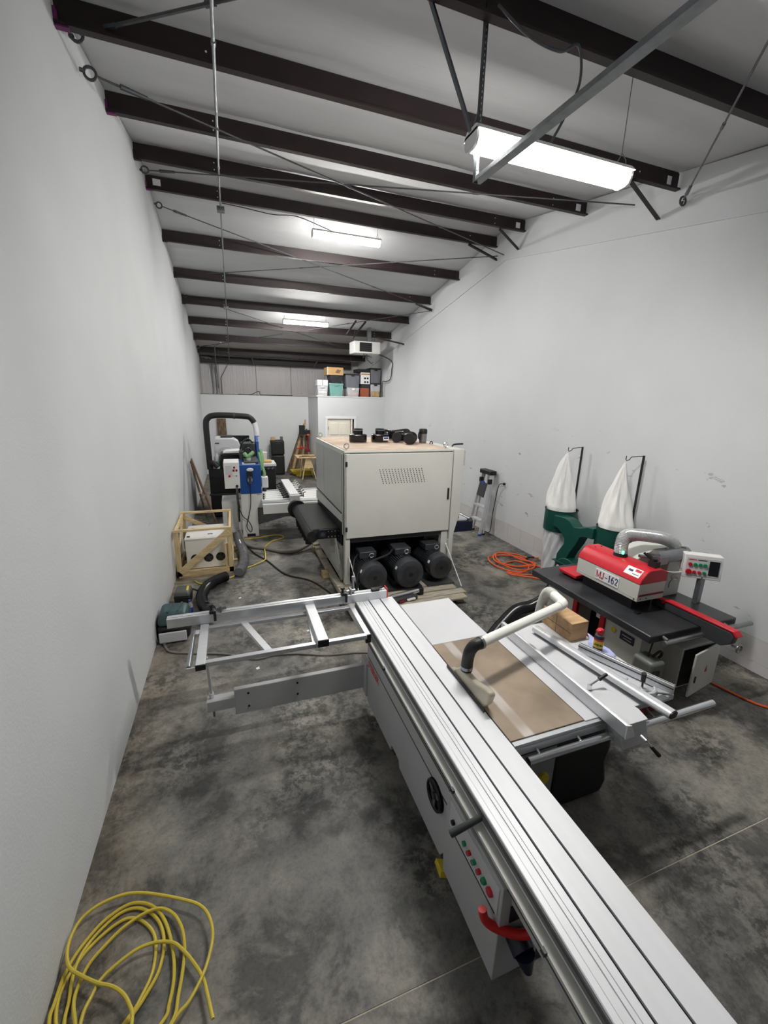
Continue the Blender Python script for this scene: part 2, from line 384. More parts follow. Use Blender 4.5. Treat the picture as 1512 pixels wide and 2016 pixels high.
# roof: white vinyl-faced insulation in two slopes
rf = MB(); ny = 40
rows = [YN+(RIDGE-YN)*i/20 for i in range(20)]+[RIDGE+(YF-RIDGE)*i/20 for i in range(21)]
nx = 26; vs = []
for y in rows:
    for i in range(nx+1):
        x = -.15+(W+.3)*i/nx
        sag = .006*math.sin(x*2.1+y*1.7)*math.sin(y*4.1)+.003*math.sin(x*5.3-y*2.2)
        vs.append((x, y, roofz(y)+.012+sag))
rf.add(vs, [(j*(nx+1)+i, j*(nx+1)+i+1, (j+1)*(nx+1)+i+1, (j+1)*(nx+1)+i) for j in range(len(rows)-1) for i in range(nx)], True)
n0 = len(rf.v); rf.box(-.15, W+.15, YN-.1, YF+.1, 6.33, 6.4)
struct('ceiling', rf, 'insulation', label='white vinyl insulation sheet under the pitched roof')
struct('wall_front', MB().box(-.15, W+.15, YN-.15, YN, -.02, 6.3), 'front_panel')
struct('wall_back', MB().box(-.15, W+.15, YF, YF+.15, -.02, 6.3), 'far_insulation', label='silvery vinyl insulation on the far gable wall')
for i, x in enumerate((.62, 2.05, 3.45, 4.9)):
    part('insulation_seam', MB().box(x, x+.03, YF-.012, YF, 2.95, roofz(YF)), 'far_seam', bpy.data.objects['wall_back'])
# low partition and the closet in the far corner
pw = struct('wall_partition', MB().box(0, 3.9, 17.0, 17.12, 0, 2.95), 'wall_paint', label='low white partition wall at the far end')
struct('floor_loft', MB().box(0, 3.9, 17.12, YF, 2.80, 2.94).box(3.96, W, 15.1, YF, 2.80, 2.94), 'pine_old')
cw = MB().box(3.9, 4.22, 15.0, 15.12, 0, 2.95).box(5.24, W, 15.0, 15.12, 0, 2.95).box(4.22, 5.24, 15.0, 15.12, 2.20, 2.95)
cw.box(3.9, 4.02, 15.12, 17.0, 0, 2.95)
struct('wall_closet', cw, 'wall_paint', label='white closet walls in the far right corner')
struct('wall_closet_inner', MB().box(4.02, W, 16.0, 16.08, 0, 2.8), 'door_cream')  # cream colour stands in for the warm light inside the closet
dr = struct('door_1', MB().box(4.25, 5.08, 15.03, 15.07, .01, 2.17), 'door_cream', .004, label='cream six panel closet door')
for zx in (.25, .95, 1.62):
    for x0 in (4.34, 4.71):
        h = .5 if zx < 1.5 else .42
        part('door_panel', MB().prism([(x0, zx), (x0+.29, zx), (x0+.29, zx+h), (x0, zx+h)], 'y', 15.012, 15.032), 'door_cream', dr, .010)
part('door_handle', MB().box(4.262, 4.276, 15.0, 15.03, 1.80, 1.92), 'steel', dr)
part('lit_jamb_strip', MB().box(5.10, 5.16, 15.0, 15.12, .01, 2.18), 'door_cream', dr)  # jamb strip in cream, painting the warm closet light beside the door
t1 = struct('trim_1', MB().box(4.16, 4.24, 14.985, 15.0, 0, 2.26).box(5.22, 5.30, 14.985, 15.0, 0, 2.26).box(4.16, 5.30, 14.98, 15.0, 2.19, 2.27), 'trim_white', .004, label='white door casing')
struct('trim_2', MB().box(3.86, W, 14.98, 15.14, 2.945, 2.975).box(3.88, 4.04, 15.1, 17.1, 2.945, 2.97), 'trim_white', .004, label='white cap board on the closet walls')
struct('trim_3', MB().box(0, 3.9, 16.985, 17.13, 2.945, 2.96), 'dark_grey', label='dark edge along the top of the partition')
lz = lambda y: roofz(y)-.62
struct('trim_4', MB().prism([(YN, lz(YN)), (RIDGE, lz(RIDGE)), (YF, lz(YF)), (YF, lz(YF)+.022), (RIDGE, lz(RIDGE)+.022), (YN, lz(YN)+.022)], 'x', W-.035, W), 'wall_paint', label='thin ledge along the upper right wall')
# ------------------------------------------------------------------ purlins
PY = [1.42, 2.94, 4.46, 5.98, 7.50, 8.40, 9.92, 11.44, 12.97, 14.49, 16.02, 17.54]
ordn = ['', 'first', 'second', 'third', 'fourth', 'fifth', 'sixth', 'seventh', 'eighth', 'ninth', 'tenth', 'eleventh']
PUR = []
for k, y in enumerate(PY):
    zt = roofz(y)-.004; h = .205; t = .004; b = zt-h
    poly = [(y-.065, b+.018), (y-.065, b), (y, b), (y, zt-t), (y+.065, zt-t-.01), (y+.065, zt-.01), (y-t, zt), (y-t, b+t), (y-.061, b+t), (y-.061, b+.018)]
    nm = ('dark red-brown steel roof purlin, %s from the camera' % ordn[k]) if k else 'dark red-brown steel roof purlin above the camera'
    if k == 1: nm = 'dark red-brown roof purlin nearest the camera, crossing the top right corner'
    if k == 11: nm = 'dark red-brown roof purlin farthest away, against the far wall'
    x1 = W-.0 if k != 2 else W-.02
    o = solo('roof_purlin', MB().prism(poly, 'x', .002, x1), 'primer_red', nm, 'beam', 'roof purlins'); PUR.append(o)
    for x in (1.02, 5.75):
        for dz in ((.06, .145) if k > 2 else (.10,)):
            part('hole_light_dot', MB().cyl((x+.02*(k % 2), y-t-.001, zt-dz), (x+.02*(k % 2), y-t-.004, zt-dz), .008, 8), 'label_white', o)  # white dots paint the light showing through the bolt holes
    if k in (2, 3, 4):
        part('sticker', MB().box(W-.19, W-.10, y-t-.002, y-t, zt-.15, zt-.06), 'label_white', o, label='white paper sticker')
    if k == 5:
        part('sticker', MB().box(.10, .21, y-t-.002, y-t, zt-.13, zt-.04), 'label_white', o, label='white paper sticker')
    part('clip', MB().box(.002, .09, y-.055, y-.01, b-.012, b).box(.002, .02, y-.055, y-.01, b, b+.10), 'magenta_paint' if k in (2, 3, 5) else 'primer_dark', o)
    part('clip', MB().box(x1-.10, x1-.002, y-.02, y-t-.001, b+.005, zt-.02), 'primer_dark', o)
# flange braces from purlins down to the right wall
for i, (a, b, nm) in enumerate([((5.62, 4.44, 5.42), (6.36, 4.62, 5.20), 'nearest flange brace, under the lit purlin by the right wall'), ((5.86, 7.48, 5.93), (6.37, 7.58, 5.70), 'dark flange brace near the roof ridge at the right wall, nearer of two'),
        ((5.75, 8.38, 5.93), (6.37, 8.28, 5.70), 'dark flange brace near the roof ridge at the right wall, farther of two'), ((5.95, 11.42, 5.42), (6.37, 11.25, 5.25), 'short dark flange brace at the right wall beyond the ridge'),
        ((4.72, 13.0, 5.14), (4.50, 13.3, 4.78), 'dark diagonal strut left of the unit heater'), ((5.02, 13.0, 5.14), (4.72, 13.4, 4.70), 'dark diagonal strut just above the unit heater'),
        ((5.62, 13.7, 4.80), (6.37, 13.2, 4.60), 'dark diagonal strut from unit heater to right wall')]):
    solo('flange_brace', MB().beam(a, b, .05, .008).beam(Vector(a)+Vector((0, .022, .022)), Vector(b)+Vector((0, .022, .022)), .006, .05), 'primer_dark', nm, 'brace', 'flange braces under the roof')
# X-bracing rods under the purlins
for i, (a, b, r, nm) in enumerate([
        ((.02, 4.91, 5.47), (6.37, 8.05, 5.74), .009, 'brace rod starting in a ring on the left wall, running under the ridge'),
        ((.02, 7.79, 5.97), (6.10, 4.78, 5.38), .009, 'brace rod running from left wall towards the nearest strip light'),
        ((.02, 9.01, 6.00), (6.37, 11.24, 5.30), .009, 'brace rod descending left to right behind the middle strip light'),
        ((.02, 11.82, 5.57), (6.37, 8.27, 5.78), .009, 'brace rod rising left to right behind the middle strip light'),
        ((.02, 12.93, 5.40), (6.37, 16.6, 4.50), .009, 'brace rod descending left to right near the far strip light'),
        ((.02, 16.9, 4.52), (6.37, 11.34, 5.28), .009, 'brace rod rising left to right near the unit heater'),
        ((.02, 4.74, 5.58), (2.52, 2.46, 5.186), .013, 'brace rod at the top left corner with a long turnbuckle'),
        ((6.37, 4.34, 5.28), (3.4, 1.32, 5.07), .009, 'thin brace rod at the upper right by the wall')]):
    A, B = Vector(a), Vector(b); d = (B-A).normalized()
    o = solo('brace_rod', MB().tube([A+d*.12, B], r, 8), 'rod', nm, 'rod', 'roof brace rods')
    part('eye_end', MB().torus(A+d*.075, .045, .012, 'y', 16, 6).cyl(A, A+d*.03, .016, 8), 'rod', o)
    part('turnbuckle', MB().cyl(A+d*.30, A+d*.52, .022, 8, .016), 'galv_dark', o)
    for f in (.42, .7):
        q = A.lerp(B, f); part('coupling', MB().cyl(q-d*.04, q+d*.04, r*1.6, 8), 'rod', o)
# ------------------------------------------------------------------ strip lights
def strip_light(x0, x1, y, z, nm, hang, cut=.0):
    t = thing('strip_light', nm, 'light', ((x0+x1)/2, y, z-.092), 'hanging strip lights')
    part('housing', MB().prism([(y-.102, z-.008), (y+.102, z-.008), (y+.06, z+.035), (y-.06, z+.035)], 'x', x0, x1), 'white_paint', t, .003)
    part('diffuser', MB().prism([(y-.074, z-.002), (y-.072, z-.05), (y-.055, z-.078), (y-.03, z-.086), (y+.03, z-.086), (y+.055, z-.078), (y+.072, z-.05), (y+.074, z-.002)], 'x', x0+.02, x1-.02), 'lens', t)
    for x in (x0, x1-.02): part('end_cap', MB().prism([(y-.080, z+.01), (y-.078, z-.05), (y-.06, z-.082), (y-.03, z-.092), (y+.03, z-.092), (y+.06, z-.082), (y+.078, z-.05), (y+.080, z+.01)], 'x', x, x+.02), 'white_paint', t)
    for x in (x0+.04, x1-.06):
        part('hanger_wire', MB().tube([(x, y-.06, z+.01), (x, y-.045, z+.07), (x, y, z+.13), (x, y, hang)], .0035, 6).tube([(x, y+.06, z+.01), (x, y+.045, z+.07), (x, y, z+.13)], .0035, 6), 'steel', t)
    return t
strip_light(2.64, 4.00, 2.94, 4.59, 'glowing strip light nearest the camera, behind the galvanized rail', roofz(2.94)-.2)
strip_light(2.58, 3.87, 8.40, 5.745, 'middle of the three glowing strip lights, near the roof ridge', roofz(8.4)-.2)
strip_light(2.56, 3.86, 13.0, 5.00, 'farthest glowing strip light, near the unit heater', roofz(13)-.2)
# power whips
solo('power_cable', MB().tube(spl([(2.72, 2.85, 5.22), (2.95, 2.84, 5.12), (3.2, 2.84, 5.10), (3.36, 2.86, 5.18), (3.42, 2.88, 5.0), (3.34, 2.92, 4.78), (3.26, 2.94, 4.63)], 10), .009, 8), 'galv_dark', 'grey flexible cable looping down to the nearest strip light', 'cable')
solo('power_cable', MB().tube(spl([(1.1, 8.32, 5.92), (1.4, 8.30, 5.90), (1.9, 8.3, 5.87), (2.3, 8.3, 5.9), (2.8, 8.32, 5.80), (2.95, 8.38, 5.785)], 8), .007, 6), 'black_cord', 'thin cable from the conduit box to the middle strip light', 'cable')
# ------------------------------------------------------------------ conduit along the roof
cx = 1.075
ct = thing('ceiling_conduit', 'thin galvanized conduit running along the roof away from the camera', 'conduit', (cx, 2.6, 5.0))
pts = [(cx, 2.6, roofz(2.6)-.235), (cx, RIDGE-.4, roofz(RIDGE-.4)-.235), (cx, RIDGE+.4, roofz(RIDGE+.4)-.235), (cx, 17.3, roofz(17.3)-.235), (cx, 18.4, 4.2), (cx-.35, 18.55, 3.6), (cx-.35, 18.55, 2.96)]
part('tube', MB().tube(pts, .013, 8), 'galv', ct)
for y in (8.55, 12.9): part('junction_box', MB().box(cx-.06, cx+.06, y-.06, y+.06, roofz(y)-.275, roofz(y)-.205), 'galv', ct, .004)
for y in (4.0, 5.6, 7.0, 10.6, 14.0): part('coupling', MB().cyl((cx, y-.03, roofz(y-.03)-.235), (cx, y+.03, roofz(y+.03)-.235), .018, 8), 'galv', ct)
part('flexible_tail', MB().tube(spl([(cx+.02, 2.9, roofz(2.9)-.22), (cx+.07, 2.85, 5.2), (cx+.12, 2.9, 5.02)], 6), .022, 8, flat=.4), 'galv_dark', ct)
for i, (x, nm) in enumerate(((.42, 'outer of two grey conduits curving down the far left wall'), (.56, 'inner of two grey conduits curving down the far left wall'))):
    solo('wall_conduit', MB().tube(spl([(.05, 18.2, 4.32), (x-.2, 18.3, 4.30), (x-.03, 18.4, 4.12), (x, 18.5, 3.8), (x, 18.55, 3.3), (x, 18.55, 2.96)], 8), .03, 8), 'galv', nm, 'conduit', 'conduits on the far wall')
solo('wall_conduit', MB().tube([(.83, 16.0, 4.62), (.62, 16.6, 4.55), (.60, 17.3, 4.2), (.60, 18.5, 3.2)], .014, 8), 'galv', 'thin conduit dropping beside the roof conduit near the far wall', 'conduit')
# eave girt at the far end
eg = solo('eave_beam', MB().box(.02, 6.0, 18.30, 18.31, 4.13, 4.37).box(.02, 6.0, 18.30, 18.40, 4.13, 4.14).box(.02, 6.0, 18.30, 18.40, 4.36, 4.37), 'primer_dark', 'dark eave beam just below the farthest purlin at the far wall', 'beam')
for x in (1.9, 4.5): part('stiffener', MB().beam((x, 18.0, 4.40), (x-.12+.2*(x < 3), 18.32, 4.12), .04, .04), 'galv', eg)
for z, nm in ((4.415, 'upper of two thin pipes running across before the far wall'), (4.385, 'lower of two thin pipes running across before the far wall')):
    solo('cross_pipe', MB().tube([(.03, 17.9, z), (5.9, 17.9, z-.02)], .014, 8), 'galv', nm, 'pipe', 'thin pipes before the far wall')
# ------------------------------------------------------------------ overhead-door rail
rt = thing('door_rail', 'galvanized overhead door rail with perforated hanger, upper right', 'rail', (2.73, 2.94, 4.3))
a, b = Vector((2.735, 2.99, 4.345)), Vector((2.77, -1.2, 4.22))
rl = MB(); rl.beam(a, b, .062, .004, (0, 0, 1)); rl.beam(a+Vector((.030, 0, .03)), b+Vector((.030, 0, .03)), .004, .062); rl.beam(a+Vector((-.030, 0, .012)), b+Vector((-.030, 0, .012)), .004, .026)
rl.beam(a+Vector((.022, 0, .061)), b+Vector((.022, 0, .061)), .018, .003)
part('rail', rl, 'galv', rt)
hg = MB(); z0, z1 = 4.33, 5.33
hg.box(2.690, 2.694, 2.93, 2.965, z0, z1); hg.box(2.694, 2.728, 2.962, 2.966, z0, z1)
hgo = part('hanger_angle', hg, 'galv_dark', rt)
hh = MB()
for i in range(31):
    z = z0+.03+i*.032; hh.box(2.704, 2.716, 2.9605, 2.9621, z, z+.012)
part('perforation', hh, 'label_white', hgo, kind='stuff', label='row of punched holes')
part('sway_brace', MB().beam((2.71, 2.97, 4.52), (2.28, 2.97, 5.30), .032, .006, (0, 1, 0)).beam((2.69, 2.955, 4.52), (2.26, 2.955, 5.30), .004, .032, (0, 1, 0)), 'galv_dark', rt)
part('corner_brace', MB().beam((2.695, 2.975, 4.55), (2.73, 2.975, 4.36), .03, .005, (0, 1, 0)), 'galv_dark', rt)
for z in (4.36, 4.41): part('bolt', MB().cyl((2.71, 2.962, z), (2.71, 2.945, z), .011, 6), 'steel', rt)
# ------------------------------------------------------------------ unit heater
hx, hy, hz = 5.02, 14.0, 4.36
uh = thing('unit_heater', 'white unit heater hanging under the roof at the far right', 'heater', (hx+.4, hy+.3, hz), None)
part('casing', MB().box(hx-.08, hx+.82, hy, hy+.62, hz, hz+.37), 'white_paint', uh, .015)
part('louver_opening', MB().box(hx+.10, hx+.52, hy-.006, hy+.002, hz+.05, hz+.33), 'black', uh)
for i in range(4): part('louver', MB().prism([(hy-.02, hz+.085+i*.06), (hy-.004, hz+.11+i*.06), (hy-.004, hz+.115+i*.06), (hy-.02, hz+.09+i*.06)], 'x', hx+.10, hx+.52), 'dark_grey', uh)
part('access_panel', MB().box(hx+.54, hx+.79, hy-.008, hy+.0, hz+.03, hz+.34), 'white_paint', uh, .004)
part('flue', MB().box(hx+.44, hx+.56, hy+.2, hy+.34, hz+.37, roofz(hy)-.02), 'galv', uh)
for x in (hx+.02, hx+.72): part('hanger_rod', MB().cyl((x, hy+.3, hz+.36), (x, hy+.3, roofz(hy)-.02), .007, 6), 'rod', uh)
part('gas_pipe', MB().tube([(hx+.42, hy+.25, hz), (hx+.42, hy+.25, hz-.16), (hx+.62, hy+.28, hz-.30), (hx+.66, hy+.28, hz-.24)], .017, 8).tube([(hx+.30, hy+.2, hz), (hx+.31, hy+.2, hz-.10), (hx+.27, hy+.2, hz-.13)], .012, 8), 'galv_dark', uh)
part('drain_pipe', MB().tube(spl([(hx+.75, hy+.5, hz+.1), (6.30, 14.2, 4.2), (6.34, 14.2, 3.9), (6.33, 14.3, 3.60), (6.28, 14.6, 3.52), (6.28, 14.95, 3.5), (6.28, 14.97, 3.0)], 6), .017, 8), 'dark_grey', uh)
# ================================================================== sliding-table panel saw
ps = thing('panel_saw', 'large sliding table panel saw with aluminium carriage and red lettering', 'saw', (2.55, 2.2, 0))
ZT = .88; Y0, Y1 = .12, 3.72
# carriage: extruded profile with grooves and T-slots
xs = [(2.09, .80), (2.09, ZT-.004), (2.094, ZT), (2.118, ZT), (2.119, ZT-.004), (2.122, ZT-.004), (2.123, ZT-.002), (2.158, ZT-.002), (2.159, ZT-.008), (2.162, ZT-.008), (2.163, ZT-.001),
      (2.180, ZT-.001), (2.181, ZT-.004), (2.184, ZT-.004), (2.185, ZT), (2.2185, ZT), (2.2185, ZT-.016), (2.2315, ZT-.016), (2.2315, ZT), (2.3405, ZT), (2.3405, ZT-.016), (2.354, ZT-.016), (2.354, ZT), (2.484, ZT), (2.488, ZT-.004), (2.488, .80)]
part('carriage', MB().prism(xs, 'y', Y0, Y1), 'alu_top', ps, label='long bright aluminium sliding table with slots')
sl = MB()
for a, b in ((2.2187, 2.2313), (2.3407, 2.3538)): part('slot_shadow_strip', MB().box(a, b, Y0+.002, Y1-.002, ZT-.0155, ZT-.0125), 'black', ps, label='black strip painted as slot shade')  # black strips paint the shade down inside the slots
part('side_rib', MB().prism([(2.09, .855), (2.09, .872), (2.085, .870), (2.085, .857)], 'y', Y0, Y1), 'alu_side', ps)
part('side_rib', MB().prism([(2.09, .822), (2.09, .848), (2.083, .846), (2.083, .824)], 'y', Y0, Y1), 'alu_side', ps)
part('beam', MB().box(2.10, 2.47, .55, 3.62, .62, .80), 'saw_grey', ps, .003)
part('guide_ledge', MB().box(2.050, 2.10, .60, 3.22, .768, .787), 'cream', ps)
part('ledge_cap', MB().box(2.048, 2.102, .575, .60, .766, .789), 'red_hose', ps, .003)
part('guide_groove', MB().box(2.066, 2.09, .60, 3.22, .722, .768), 'dark_grey', ps)
for y in (2.72, 1.58, .84): part('ledge_bolt', MB().box(2.035, 2.05, y-.012, y+.012, .775, .797), 'dark_grey', ps)
# long fascia under the carriage
fa = [(3.20, .735), (3.20, .11), (2.56, .13), (2.56, .20), (2.42, .20), (2.42, .14), (1.68, .14), (1.66, .22), (1.60, .74)]
fp = [(3.20, .722), (3.20, .60), (1.62, .60), (1.62, .722)]
part('upper_fascia', MB().prism(fp, 'x', 2.058, 2.47), 'saw_grey', ps, .004)
fl2 = [(3.205, .594), (3.205, .10), (2.57, .12), (2.55, .185), (2.40, .185), (2.38, .13), (1.70, .14), (1.64, .24), (1.64, .594)]
part('lower_fascia', MB().prism(fl2, 'x', 2.062, 2.46), 'saw_grey', ps, .004)
part('fascia_joint', MB().box(2.0565, 2.0600, 1.64, 3.203, .5935, .6005), 'dark_grey', ps)
part('fascia_joint', MB().box(2.0565, 2.0600, 1.60, 3.203, .7195, .7225), 'dark_grey', ps)
part('base', MB().box(2.12, 2.45, 2.62, 3.1, 0, .14), 'dark_grey', ps, .004)
part('base', MB().box(2.12, 2.45, 1.2, 2.35, 0, .15), 'dark_grey', ps, .004)
part('lettering', text_mb('STEELER', .088, (2.0615, 3.180, .500), (0, -1, 0), (0, 0, 1), .001, .003, sx=.90), 'logo_red', ps, label='red STEELER lettering')
# hand wheel in a round recess
part('wheel_recess', MB().cyl((2.0635, 1.785, .525), (2.056, 1.785, .525), .098, 32), 'black', ps)
hw = part('hand_wheel', MB().torus((2.045, 1.785, .525), .085, .011, 'x', 32, 8), 'black_gloss', ps)
for a in (0.5, 2.6, 4.7): part('spoke', MB().beam((2.048, 1.785, .525), (2.048, 1.785+.083*math.cos(a), .525+.083*math.sin(a)), .03, .008, (1, 0, 0)), 'steel', hw)
part('wheel_hub', MB().cyl((2.06, 1.785, .525), (2.035, 1.785, .525), .022, 16), 'dark_grey', hw)
# control cabinet at the near end
part('control_cabinet', MB().prism([(1.632, .72), (1.60, .735), (1.10, .735), (1.10, .12), (1.62, .14), (1.632, .25)], 'x', 2.045, 2.30), 'saw_grey', ps, .004)
part('control_plate', MB().box(2.040, 2.046, 1.12, 1.585, .540, .705), 'light_grey', ps, .002)
part('plate_groove', MB().box(2.0415, 2.047, 1.14, 1.53, .522, .527), 'dark_grey', ps)
for y, c, r in ((1.535, 'black', .014), (1.49, 'black', .016), (1.415, 'green_btn', .013), (1.365, 'red_btn', .013), (1.318, 'green_btn', .013), (1.272, 'red_btn', .013), (1.228, 'green_btn', .016), (1.178, 'red_btn', .021)):
    part('push_button', MB().cyl((2.042, y, .612), (2.024, y, .612), r, 14), c, ps, .002)
for y in (1.39, 1.342, 1.295, 1.25): part('button_ring', MB().torus((2.039, y, .572), .011, .0015, 'x', 12, 4), 'ink_black', ps)
part('crank_handle', MB().cyl((2.10, 1.36, .842), (1.935, 1.40, .738), .0155, 12, .019), 'dark_grey', ps, .003, label='dark grey turned handle')
part('power_label', MB().box(2.10, 2.20, 1.094, 1.10, .50, .60), 'navy', ps)
part('power_plug', MB().cyl((2.15, 1.10, .40), (2.15, 1.03, .38), .055, 20).cyl((2.15, 1.03, .38), (2.16, 1.0, .30), .05, 16, .02), 'navy', ps, label='dark blue round power plug')
part('red_spray_hose', MB().tube(spl([(1.99, 1.16, .55), (2.0, 1.14, .50), (2.06, 1.10, .47), (2.15, 1.05, .47), (2.24, 1.02, .52), (2.22, 1.04, .58), (2.14, 1.06, .585)], 8), .021, 10), 'red_hose', ps, label='red hose bent round the cabinet corner')
# telescopic swing arm
part('swing_arm', MB().box(.885, 2.06, 3.27, 3.315, .20, .45), 'saw_grey', ps, .006)
for x, z in ((1.0, .395), (1.0, .265), (1.42, .40), (1.42, .285)): part('arm_screw', MB().cyl((x, 3.272, z), (x, 3.265, z), .010, 8), 'black', ps)
part('arm_hinge', MB().box(2.045, 2.09, 3.20, 3.36, .15, .50), 'saw_grey', ps, .004)
part('arm_extension', MB().box(.665, .90, 3.272, 3.36, .275, .375), 'saw_grey', ps, .004)
part('arm_post', MB().cyl((.705, 3.335, .375), (.700, 3.22, .84), .014, 12).cyl((.705, 3.335, .375), (.704, 3.322, .43), .021, 12), 'alu', ps)
part('post_thread', MB().cyl((.71, 3.33, .28), (.71, 3.33, .185), .011, 10), 'steel', ps)
# crosscut frame
part('frame_bar', MB().box(.635, .705, 3.07, 3.70, .838, .88), 'alu', ps, .003)
part('frame_bar', MB().box(.70, 2.015, 3.085, 3.13, .84, .878), 'alu_x', ps, .003)
part('frame_bar', MB().box(.64, 2.03, 3.64, 3.69, .838, .868), 'alu_x', ps, .003)
part('frame_bar', MB().beam((1.0, 3.66, .858), (1.185, 3.12, .858), .055, .03), 'alu', ps)
part('frame_bar', MB().beam((1.56, 3.12, .858), (1.60, 3.64, .858), .04, .03), 'alu', ps)
part('frame_bar', MB().box(2.005, 2.052, 3.10, 3.72, .80, .876), 'alu', ps, .003)
part('support_bar', MB().box(1.575, 1.665, 3.05, 3.72, .87, .928), 'alu_top', ps, .004, label='raised aluminium support bar')
for b in ((1.573, 1.667, 3.038, 3.052, .868, .93), (.633, .707, 3.058, 3.072, .836, .882), (2.003, 2.054, 3.088, 3.102, .798, .878)): part('end_cap', MB().box(*b), 'black', ps, .003)
part('support_roller', MB().cyl((.585, 3.08, .86), (.585, 3.62, .86), .02, 14), 'steel', ps)
part('roller_bracket', MB().box(.57, .66, 3.06, 3.07, .83, .87), 'alu', ps)
part('roller_bracket', MB().box(.60, .64, 3.55, 3.62, .845, .875), 'alu', ps)
# crosscut fence
fy = 3.705
cf = [(fy, .882), (fy, .965), (fy+.004, .969), (fy+.022, .969), (fy+.022, .962), (fy+.028, .962), (fy+.028, .969), (fy+.05, .969), (fy+.05, .955), (fy+.058, .955), (fy+.058, .966), (fy+.078, .966), (fy+.08, .964), (fy+.08, .882)]
part('crosscut_fence', MB().prism(cf, 'x', .365, 2.42), 'alu_x', ps, label='long aluminium crosscut fence')
part('fence_scale', MB().box(.37, 2.41, fy+.033, fy+.045, .969, .9705), 'light_grey', ps)
part('fence_cap', MB().box(2.42, 2.432, fy-.004, fy+.084, .882, .985), 'red_hose', ps, .003, label='orange-red fence end cap')
for x in (.76, 1.985):
    s = part('flip_stop', MB().box(x-.045, x+.0, fy-.01, fy+.055, .968, .998).box(x-.012, x+.012, fy-.02, fy-.008, .90, 1.0), 'black', ps, .004)
    part('stop_knob', MB().cyl((x-.03, fy+.02, .998), (x-.03, fy+.02, 1.04), .013, 10).cyl((x-.03, fy+.02, 1.035), (x-.03, fy+.02, 1.055), .022, 10), 'black', s)
    part('stop_lens', MB().cyl((x+.01, fy+.03, .995), (x+.10, fy+.035, 1.0), .018, 12).box(x+.045, x+.06, fy+.0, fy+.07, .97, 1.03), 'steel', s)
part('flip_stop', MB().box(2.26, 2.34, fy+.0, fy+.05, .969, .995).cyl((2.30, fy+.03, .99), (2.38, fy+.03, .995), .012, 8), 'black', ps, .003)
part('stop_rod', MB().cyl((2.07, fy+.04, .95), (2.07, fy+.04, 1.12), .012, 10).cyl((2.07, fy+.04, 1.10), (2.07, fy+.04, 1.15), .017, 10), 'steel', ps)
# saw tables
part('outfeed_table', MB().box(2.496, 3.045, 2.775, 3.515, .845, ZT), 'light_grey', ps, .004, label='pale grey outfeed table')
part('main_table', MB().box(2.494, 3.067, 1.69, 2.771, .835, ZT), 'rust_table', ps, .003, label='brown stained cast table')
part('side_table', MB().box(3.069, 3.885, 1.68, 2.80, .838, ZT-.0005), 'light_grey', ps, .004, label='pale grey side extension table')
part('saw_slot', MB().box(2.489, 2.4935, 1.75, 2.62, .87, ZT+.0005), 'black', ps)
part('table_gap', MB().box(3.0655, 3.0705, 1.70, 2.765, .85, ZT+.0002), 'dark_grey', ps)
part('front_rail', MB().box(2.50, 3.30, 1.655, 1.688, .838, .872).box(2.50, 3.30, 1.648, 1.66, .80, .85), 'alu_x', ps, .002)
part('front_bracket', MB().box(2.49, 3.15, 1.672, 1.69, .76, .835), 'black', ps)
part('round_rail', MB().cyl((2.565, 1.60, .795), (4.19, 1.60, .795), .024, 16), 'chrome', ps, label='polished round fence rail')
for x in (2.66, 2.98, 3.30, 3.62): part('rail_stud', MB().cyl((x, 1.60, .80), (x, 1.70, .835), .009, 8), 'steel', ps)
# rip fence
part('rip_fence', MB().prism([(3.180, .884), (3.180, .975), (3.186, .978), (3.205, .978), (3.207, .90), (3.24, .898), (3.24, .884)], 'y', 1.48, 2.78), 'alu', ps, label='upright aluminium rip fence plate')
part('fence_end', MB().prism([(3.176, .884), (3.176, .985), (3.215, .975), (3.25, .90), (3.25, .884)], 'y', 1.474, 1.482), 'white_paint', ps)
part('fence_carrier', MB().hexa([(3.215, 1.50, .76), (3.44, 1.50, .76), (3.49, 1.60, .76), (3.23, 1.66, .76)], [(3.22, 1.56, .886), (3.45, 1.55, .886), (3.49, 1.69, .892), (3.24, 1.70, .892)]), 'saw_grey', ps, .01)
part('carrier_top', MB().prism([(3.22, 1.55), (3.46, 1.55), (3.485, 1.64), (3.44, 1.90), (3.245, 1.98)], 'z', .8815, .897), 'light_grey', ps, .003)
part('clamp_lever', MB().cyl((3.315, 1.90, .895), (3.315, 1.90, .935), .016, 12).cyl((3.315, 1.90, .93), (3.41, 1.895, .975), .007, 8), 'chrome', ps)
part('lever_grip', MB().cyl((3.39, 1.896, .965), (3.455, 1.892, .998), .015, 12, .011), 'black', ps, .002)
part('fine_crank', MB().cyl((3.35, 1.50, .84), (3.35, 1.46, .835), .010, 8).cyl((3.35, 1.46, .835), (3.385, 1.44, .79), .007, 8), 'chrome', ps)
part('crank_grip', MB().cyl((3.378, 1.445, .80), (3.435, 1.42, .735), .011, 12, .014), 'black', ps, .002)
# spare aluminium fence bar lying over the side table
a, b = Vector((3.475, 2.68, .918)), Vector((3.61, 1.50, .930))
